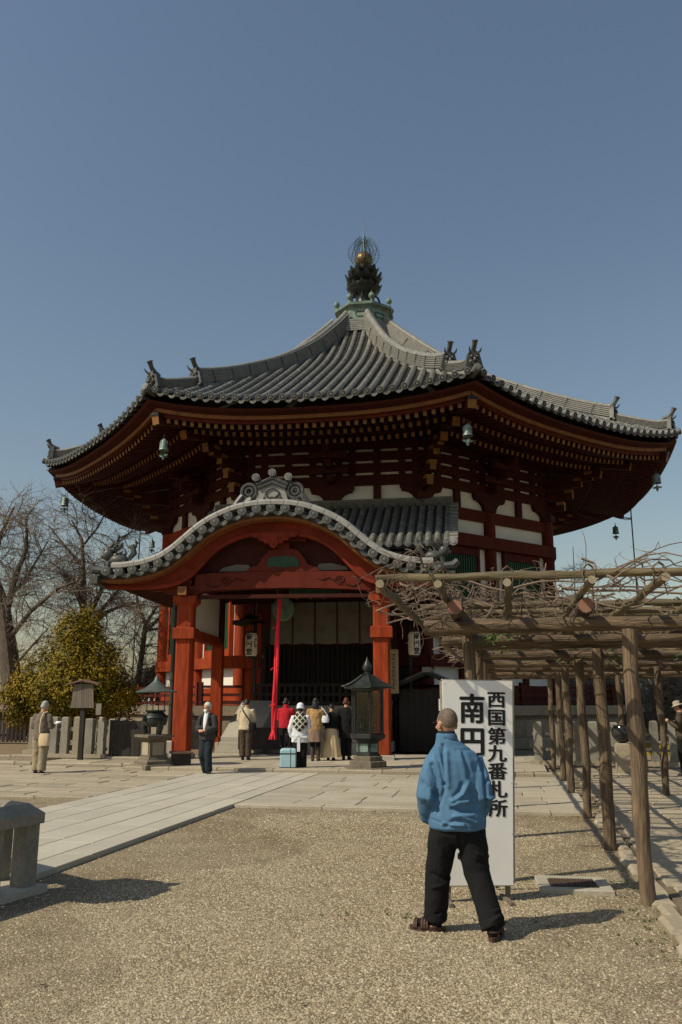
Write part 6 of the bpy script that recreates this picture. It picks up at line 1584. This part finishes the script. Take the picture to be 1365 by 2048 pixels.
secs=((.01,0,.745,.20,.145),(.01,0,.765,.220,.165),(.01,0,.84,.222,.165),(.005,0,.94,.212,.155),(.0,0,1.06,.202,.148),(-.005,0,1.17,.208,.142),(-.01,-.005,1.26,.208,.13),(-.015,-.005,1.315,.180,.112),(-.025,-.005,1.36,.135,.092),(-.04,0,1.40,.09,.08))
jk=top(t,sc,mA,secs,'blue',sl=(.078,.084,.070),shoulder=.172,vox=.007,disp=.012,disp2=.0,shz=1.262,shr=(.5,.74),extra=collar,cuff=-.10)
J=lambda *q:[((820+x/7.18-901)/272,1.6-(1400+y/7.18-1405)/283) for x,y in q]
folds(jk,[(J((405,660),(395,900),(412,1240),(330,1460)),-.020,.014),(J((905,660),(985,900),(990,1400),(1005,1600)),-.020,.014),
 (J((280,690),(345,900),(392,1200)),-.016,.012),(J((325,700),(372,900),(402,1160)),.012,.012),(J((440,760),(450,1000),(450,1230)),.014,.018),(J((880,650),(930,800),(962,1000)),-.012,.012),(J((850,660),(890,820),(905,1000)),.008,.016),
 (J((690,760),(740,950),(765,1060)),-.010,.014),(J((640,800),(680,1000),(690,1150)),.007,.02),(J((510,1425),(650,1335),(730,1190)),.022,.018),(J((535,1375),(620,1290),(650,1200)),-.016,.016),
 (J((510,1500),(600,1450),(720,1440)),.018,.013),(J((500,1530),(640,1575),(770,1598)),-.024,.015),(J((530,1640),(650,1628),(770,1618)),.018,.016),(J((650,1668),(740,1690),(830,1738)),.015,.011),
 (J((400,1770),(520,1700),(640,1690)),-.014,.014),(J((380,1745),(500,1755),(640,1765)),.018,.013),(J((790,1300),(830,1450),(840,1560)),-.012,.022),(J((860,1100),(880,1300),(890,1500)),.010,.03),
 (J((300,1300),(300,1600)),-.014,.013),(J((210,1280),(180,1480)),.010,.02),(J((110,1190),(250,1310),(300,1380)),-.014,.018),(J((240,940),(310,1110),(385,1220)),-.016,.014),(J((140,1480),(220,1560),(290,1560)),-.012,.014),(J((160,1000),(180,1200)),.008,.025),
 (J((1010,1175),(1080,1140)),-.018,.014),(J((1055,1185),(1125,1115)),.014,.013),(J((1090,1345),(1180,1330)),-.014,.013),(J((1000,1445),(1090,1475)),-.016,.014),(J((1050,1415),(1150,1380)),.012,.014),(J((1020,1560),(1080,1590)),-.012,.012),(J((590,718),(890,724)),-.005,.006),
 (J((440,560),(560,590),(720,575)),-.008,.008),(J((230,1700),(500,1790),(800,1810),(1050,1690)),-.006,.008)])
pl_=lambda *q:[((820+x/3.1-901)/276,1.6-(1640+y/3.1-1405)/283) for x,y in q]
def trousers_low():
    b=MB(); K_=lambda p:Vector(p)*sc
    b.loft([tuple(a*sc for a in q) for q in ((.01,0,.90,.185,.13),(.01,0,.80,.192,.14),(.01,0,.71,.185,.135),(.01,0,.655,.13,.11),(.01,0,.625,.05,.06))],22)
    for sd in ('L','R'):
        k,a,tp=mL[sd]; sg=-1 if sd=='L' else 1; h0=Vector((sg*.092+.01,0,.80)); k=Vector(k); a=Vector(a); ae=a+(a-k).normalized()*(.005)
        b.tube([K_(h0),K_(h0.lerp(k,.5)),K_(k),K_(k.lerp(ae,.5)),K_(k.lerp(ae,.85)),K_(ae)],[.115*sc,.112*sc,.100*sc,.092*sc,.092*sc,.096*sc],18)
    return soft(b.build('trousers','black',t),.008,4,.014,.006)
tr_=trousers_low()
folds(tr_,[(pl_((95,320),(150,345),(215,340)),-.012,.012),(pl_((100,400),(160,385),(215,350)),.010,.012),(pl_((370,235),(420,255),(468,250)),-.012,.012),(pl_((360,190),(430,215),(465,205)),.010,.012),(pl_((120,560),(160,540),(195,560)),-.012,.010),(pl_((430,590),(490,565),(545,600)),-.014,.010),(pl_((420,560),(470,530),(520,555)),.010,.012),(pl_((250,60),(262,150)),-.010,.014),(pl_((120,100),(150,200)),.008,.02),(pl_((400,80),(430,170)),.008,.02)])
b=MB(); b.loft([(-.045*sc,.0,1.36*sc,.075*sc,.07*sc),(-.055*sc,.006*sc,1.482*sc,.068*sc,.066*sc)],18); soft(b.build('undershirt','navy',t),.008,3)
for sd in ('L','R'):
    k,a,tp=mL[sd]; a=Vector(a); d=Vector((tp[0],tp[1],0)).normalized(); x=Vector((-d.y,d.x,0)); g=Vector((a.x,a.y,0)); P=lambda u,v,z:(g+d*u+x*v+Vector((0,0,z)))*sc
    b=MB(); b.tube([P(-.045,0,.055),P(.0,0,.06),P(.09,0,.05),P(.16,0,.04)],[.034*sc,.040*sc,.040*sc,.028*sc],10); b.tube([P(-.01,0,.04),P(-.01,0,.22)],[.046*sc,.05*sc],10); soft(b.build('sock','black',t),.009,2)
    b=MB(); n=24; vs=[]
    for z in (0,.03):
        for i in range(n): q=2*PI*i/n; vs.append(P(.06+.14*math.cos(q),.052*math.sin(q)*(1+.14*math.cos(q)),z))
    b.add(vs,[tuple(range(n-1,-1,-1)),tuple(range(n,2*n))]+[(i,(i+1)%n,n+(i+1)%n,n+i) for i in range(n)]); b.build('sandal_sole','sandal',t)
    b=MB()
    for u0,r_,h_ in ((.055,.050,.068),(.075,.051,.064),(.095,.051,.060),(.14,.046,.05),(.155,.044,.047)): b.tube([P(u0,r_*math.cos(q),.022+h_*math.sin(q)) for q in np.linspace(0,PI,9)],.012*sc,6)
    b.tube([P(-.052*math.cos(q)-.005,.045*math.sin(q),.065) for q in np.linspace(-1.5,1.5,9)],.009,5); b.build('sandal_strap','sandal',t,smooth=True)
b=MB(); g=lambda x,y,z:hm_@Vector((x,y,z))
for sg in (-1,1): b.tube([g(sg*.03+.022*math.cos(q),.112,.082+.018*math.sin(q)) for q in np.linspace(0,2*PI,13)],.0025,5); b.tube([g(sg*.05,.112,.085),g(sg*.078,.09,.085),g(sg*.08,-.005,.085)],.0025,5)
b.build('glasses','ink',t)
# ---------- old man with a face mask walking towards the viewer
oA={'L':((-.23,.03,1.07),(-.07,.22,1.02)),'R':((.23,.02,1.07),(.08,.23,1.02)),'Lh':((1,.3,.05),(0,-.6,-.8),.9,1),'Rh':((-1,.3,.05),(0,-.6,-.8),.9,-1)}
oL={'L':((-.08,.06,.46),(-.09,.02,.08),(-.01,.13)),'R':((.07,.08,.46),(.07,-.10,.08),(.02,.13))}
t,sc,hm_,K=person('white-haired man in a white face mask and dark jacket walking across the stone path',gp(411,1553)+Vector((0,.1,0)),R(155),1.60,oA,oL,nod=-.14,turn=.1,hair=('hairwhite','short'))
top(t,sc,oA,JK(.80,.215,.15),'charcoal',sl=(.085,.082,.062))
b=MB(); b.loft([tuple(a*sc for a in q) for q in ((0,.105,1.02,.05,.035),(0,.105,1.2,.055,.03),(0,.075,1.34,.06,.035),(0,.03,1.43,.062,.06))],14); b.build('shirt','whitecloth',t,smooth=True)
pants(t,sc,oL,'navy')
for sd in 'LR': shoe(t,sc,oL[sd][1],oL[sd][2],'charcoal')
b=MB(); b.ball((0,0,0),(.05,.03,.042),14,mx=hm_@Matrix.Translation((0,.082,.022))); 
for sg in (-1,1): b.tube([hm_@Vector((sg*.045,.08,.035)),hm_@Vector((sg*.076,.0,.07))],.003,4)
b.build('face_mask','mask',t,smooth=True)
b=MB()
for sg in (-1,1): b.tube([hm_@Vector((sg*.03+.022*math.cos(q),.102,.082+.016*math.sin(q))) for q in np.linspace(0,2*PI,13)],.0022,5); b.tube([hm_@Vector((sg*.05,.1,.085)),hm_@Vector((sg*.08,0,.085))],.0022,5)
b.build('glasses','brownroof',t)
bp_=thing('backpack','dark backpack worn by the white-haired man in the mask','backpack',t.location,t.rotation_euler.z)
b=MB(); b.loft([(0,-.20*sc,.86*sc,.12*sc,.06*sc),(0,-.22*sc,1.0*sc,.14*sc,.09*sc),(0,-.21*sc,1.2*sc,.13*sc,.08*sc),(0,-.18*sc,1.30*sc,.09*sc,.04*sc)],14); b.build('sack','black',bp_,smooth=True)
for sg in (-1,1):
    b=MB(); b.tube([K((sg*.1,-.15,1.3)),K((sg*.11,0,1.40)),K((sg*.11,.13,1.28)),K((sg*.13,.12,1.1)),K((sg*.17,-.05,.98))],.018,6); b.tube([K((sg*.1,-.22,.95)),K((sg*.16,-.26,.8)),K((sg*.14,-.24,.68))],.01,5); b.build('strap','black',bp_,smooth=True)
# ---------- man at the left reading a sheet
lA={'L':((-.23,.0,1.07),(-.15,.20,1.06)),'R':((.23,.0,1.07),(.16,.22,1.10)),'Rh':((-.2,1,.3),(-.4,0,1),.5,-1)}
t,sc,hm_,K=person('grey-haired man in a brown-grey jacket and khaki trousers reading a sheet with his back turned',gp(84,1551)+Vector((-.10,.05,0)),R(-14),1.63,lA,stdlegs(.075),nod=-.38,turn=.25,hair=('hairgrey','short'),lean=.02)
top(t,sc,lA,JK(.78,.195,.135,.02),'greyjacket',lean=.02); pants(t,sc,stdlegs(.075),'khaki',rad=(.115,.10,.098))
for sd in 'LR': shoe(t,sc,stdlegs(.075)[sd][1],stdlegs(.075)[sd][2],'ink')
pap=thing('paper_sheet','white folded sheet held up by the man in the brown-grey jacket','paper',t.location,t.rotation_euler.z)
b=MB(); b.box(K((.20,.34,1.16)),(.16,.11,.004),mx=Matrix.Rotation(.5,4,'X')); b.build('sheet','mask',pap); pap.children[0].data.materials[0]=M['mask']
bag=thing('shoulder_bag','pale canvas shoulder bag hanging at the side of the reading man','bag',t.location,t.rotation_euler.z)
b=MB(); b.loft([(.17*sc,-.13*sc,.66*sc,.13*sc,.05*sc),(.17*sc,-.14*sc,.78*sc,.14*sc,.06*sc),(.17*sc,-.13*sc,.93*sc,.13*sc,.04*sc)],16); b.build('pouch','canvas',bag,smooth=40)
b=MB()
for q in (-.02,): b.tube([K((.06,-.15,.93)),K((.07,-.165,1.1)),K((.07,-.15,1.25)),K((.09,-.09,1.38)),K((.10,.02,1.41)),K((.09,.13,1.28))],.022,6)
b.build('strap','canvas',bag,smooth=True)
# ---------- worshippers before the stair
def worshipper(label,loc,head,H,arms,legs,**k): return person(label,loc,head,H,arms,legs,**k)
L0=stdlegs(.075)
t,sc,hm_,K=person('person in a cream jacket and brown trousers with a dark bag slung across the back',gp(491,1520,.12),R(-4),1.58,ARM_PRAY,L0,nod=-.45,lean=.03,hair=('hairblack','short'))
top(t,sc,ARM_PRAY,JK(.80,.20,.14,.03),'cream',lean=.03); pants(t,sc,L0,'browncloth',rad=(.11,.095,.085))
for sd in 'LR': shoe(t,sc,L0[sd][1],L0[sd][2],'ink')
bag=thing('crossbody_bag','black crossbody bag on the person in the cream jacket','bag',t.location,t.rotation_euler.z)
b=MB(); b.loft([K((.19,-.10,.80))[:]+(.10*sc,.045*sc),K((.19,-.11,.92))[:]+(.11*sc,.05*sc),K((.19,-.10,1.0))[:]+(.09*sc,.03*sc)],14); b.build('pouch','black',bag,smooth=40)
b=MB(); b.tube([K((.17,-.12,.98)),K((.05,-.165,1.15)),K((-.08,-.14,1.32)),K((-.11,-.02,1.40))],.013,5); b.build('strap','black',bag,smooth=True)
t,sc,hm_,K=person('person in a bright red jacket standing before the stair beside the red rope',gp(571,1517,.12),R(-8),1.60,ARM_PRAY,L0,nod=-.2,hair=('hairblack','short'))
top(t,sc,ARM_PRAY,JK(.82,.20,.14),'redjacket'); pants(t,sc,L0,'black')
b=MB(); b.loft([K((0,0,1.36))[:]+(.085*sc,.08*sc),K((0,.005,1.47))[:]+(.08*sc,.08*sc)],14); soft(b.build('collar','redjacket',t),.012,2)
for sd in 'LR': shoe(t,sc,L0[sd][1],L0[sd][2],'ink')
pA={'L':((-.24,-.02,1.06),(-.20,.06,.84)),'R':((.22,.04,1.07),(.06,.2,1.12))}
pw=gp(600,1546); t,sc,hm_,K=person('woman in a white knit hat, plaid shawl and white coat standing with the suitcase',pw,R(-3),1.58,pA,stdlegs(.07,-.05),nod=-.1,hair=('hairblack','short'))
top(t,sc,pA,JK(.72,.215,.15),'whitecloth'); pants(t,sc,stdlegs(.07,-.05),'black',rad=(.11,.09,.085))
for sd in 'LR': shoe(t,sc,stdlegs(.07,-.05)[sd][1],stdlegs(.07,-.05)[sd][2],'black')
b=MB(); b.ball((0,0,0),(.094,.104,.095),16,mx=hm_@Matrix.Translation((0,-.012,.125))); b.tube([hm_@Vector((.088*math.cos(q),-.012+.098*math.sin(q),.08)) for q in np.linspace(0,2*PI,17)],.02*sc,7); soft(b.build('knit_hat','whitecloth',t),.010,2,.0,.008)
b=MB(); b.loft([K((0,-.03,.98))[:]+(.10*sc,.14*sc),K((0,-.02,1.08))[:]+(.185*sc,.16*sc),K((0,-.01,1.2))[:]+(.215*sc,.155*sc),K((0,0,1.32))[:]+(.185*sc,.125*sc),K((0,.005,1.40))[:]+(.11*sc,.10*sc),K((0,.01,1.46))[:]+(.095*sc,.095*sc)],20); soft(b.build('plaid_shawl','plaid',t),.014,3,.02,.012)
b=MB(); b.box(K((-.02,-.165,.70)),(.07,.012,.36)); b.box(K((-.02,-.165,.86)),(.40,.012,.04)); b.build('coat_belt','whitecloth',t)
sg_=gp(577,1547); t=thing('suitcase','pale blue wheeled suitcase with two dark straps beside the woman in white','suitcase',sg_+Vector((0,.12,0)),R(-6))
b=MB(); b.bbox((0,0,.30),(.38,.24,.52),.035); o=b.build('shell','suitcase',t); m=o.modifiers.new('round','BEVEL'); m.width=.03; m.segments=3
for z in (.13,.44):
    b=MB(); b.box((0,0,z),(.395,.255,.022)); b.build('strap','ink',t)
b=MB(); b.box((.06,-.122,.30),(.012,.006,.50)); b.build('zip','charcoal',t)
b=MB()
for x in (-.11,.0): b.tube([(x,.10,.55),(x,.11,.86)],.010,6)
b.tube([(-.11,.11,.86),(0,.11,.86)],.014,6); b.tube([(-.05,-.02,.57),(-.02,-.02,.59),(.06,-.02,.59),(.09,-.02,.57)],.010,6); b.build('handle','ink',t)
for x in (-.14,.14):
    b=MB(); b.tube([(x-.02,.08,.035),(x+.02,.08,.035)],.035,12); b.tube([(x-.02,-.08,.035),(x+.02,-.08,.035)],.035,12); b.build('wheel','ink',t)
t,sc,hm_,K=person('woman with long dark hair in a tan jacket, taupe skirt and dark boots',gp(631,1522,.12),R(-5),1.60,ARM_PRAY,L0,nod=-.15,hair=('hairblack','long'))
top(t,sc,ARM_PRAY,JK(.74,.20,.14),'tan')
def skirt(t,sc,z0,z1,w0,w1,mat_,pl=10,amp=.012):
    b=MB(); n=64; vs=[]; fs=[]
    zs=np.linspace(z1,z0,8)
    for i,z in enumerate(zs):
        f_=i/7
        for k in range(n):
            a=2*PI*k/n; r_=w1+(w0-w1)*f_+amp*f_*math.sin(pl*a+.6*math.sin(3*a)); vs.append((r_*math.cos(a)*sc,r_*.78*math.sin(a)*sc,z*sc))
    for i in range(7):
        for k in range(n): k2=(k+1)%n; fs.append((i*n+k,i*n+k2,(i+1)*n+k2,(i+1)*n+k))
    fs.append(tuple(range(n))); fs.append(tuple(range(7*n,8*n))); b.add(vs,fs); return b.build('skirt',mat_,t,smooth=True)
skirt(t,sc,.50,.80,.26,.185,'taupe')
for sd in 'LR': 
    shoe(t,sc,L0[sd][1],L0[sd][2],'browncloth',name='boot'); b=MB(); b.tube([K((L0[sd][1][0],L0[sd][1][1],.08)),K((L0[sd][1][0],.0,.38))],[.052*sc,.062*sc],12); b.build('boot_leg','browncloth',t,smooth=40)
    b=MB(); b.tube([K((L0[sd][1][0],.0,.36)),K((L0[sd][1][0],0,.7))],[.062*sc,.085*sc],12); b.build('stocking','black',t,smooth=40)
bag=thing('handbag','white handbag hanging from the right shoulder of the woman in tan','bag',t.location,t.rotation_euler.z)
b=MB(); b.loft([K((.27,-.04,1.0))[:]+(.09*sc,.05*sc),K((.27,-.04,1.08))[:]+(.11*sc,.06*sc),K((.27,-.04,1.18))[:]+(.08*sc,.03*sc)],14); b.build('pouch','whitecloth',bag,smooth=40)
b=MB(); b.tube([K((.34,-.05,1.17)),K((.24,-.06,1.32)),K((.16,-.03,1.40)),K((.15,.05,1.36)),K((.22,.0,1.17))],.012,6); b.build('strap','whitecloth',bag,smooth=True)
bent={'L':((-.2,.20,1.02),(-.06,.36,1.06)),'R':((.2,.20,1.02),(.06,.36,1.06))}
t,sc,hm_,K=person('person with bowed head in a long pleated cream skirt and black top',gp(662,1521,.12),R(-6),1.46,bent,L0,nod=-.7,lean=.13,hair=('hairblack','short'))
top(t,sc,bent,JK(.86,.185,.13,.13),'black',lean=.13); skirt(t,sc,.10,.92,.31,.17,'creamskirt',13,.016)
for sd in 'LR': shoe(t,sc,L0[sd][1],L0[sd][2],'black')
dA={'L':((-.23,-.02,1.07),(-.24,.06,.84)),'R':((.21,.06,1.08),(.05,.24,1.15))}
t,sc,hm_,K=person('person with reddish brown hair in a black coat half hidden by the candle lantern',gp(693,1520,.12),R(-10),1.60,dA,L0,nod=-.2,hair=('hairbrown','short'))
top(t,sc,dA,JK(.58,.215,.16),'black'); pants(t,sc,L0,'black',rad=(.09,.08,.07))
for sd in 'LR': shoe(t,sc,L0[sd][1],L0[sd][2],'black')
bag=thing('tote_bag','grey tote bag on the arm of the person in the black coat','bag',t.location,t.rotation_euler.z)
b=MB(); b.loft([K((-.28,.02,.78))[:]+(.05*sc,.12*sc),K((-.28,.02,1.0))[:]+(.06*sc,.13*sc)],14); b.build('pouch','greyjacket',bag,smooth=40)
b=MB(); b.tube([K((-.28,.10,1.0)),K((-.24,.05,1.18)),K((-.28,-.06,1.0))],.010,5); b.build('handle','greyjacket',bag)
# ---------- person at the right edge
rA={'L':((-.23,.03,1.08),(-.10,.24,1.20)),'R':ARM_DOWN['R']}
t,sc,hm_,K=person('person in a dark jacket and white sun hat at the right edge',Vector((7.42,19.0,.05)),R(60),1.58,rA,L0,nod=-.3,hair=('hairblack','short'))
top(t,sc,rA,JK(.80,.20,.14),'browncloth'); pants(t,sc,L0,'black')
for sd in 'LR': shoe(t,sc,L0[sd][1],L0[sd][2],'ink')
b=MB(); b.lathe([(.03,.215),(.07,.21),(.088,.17),(.09,.13),(.135,.105),(.135,.10),(.09,.115)],18); b.v=[tuple(hm_@Vector(v)) for v in b.v]; b.build('sun_hat','concrete',t,smooth=40)
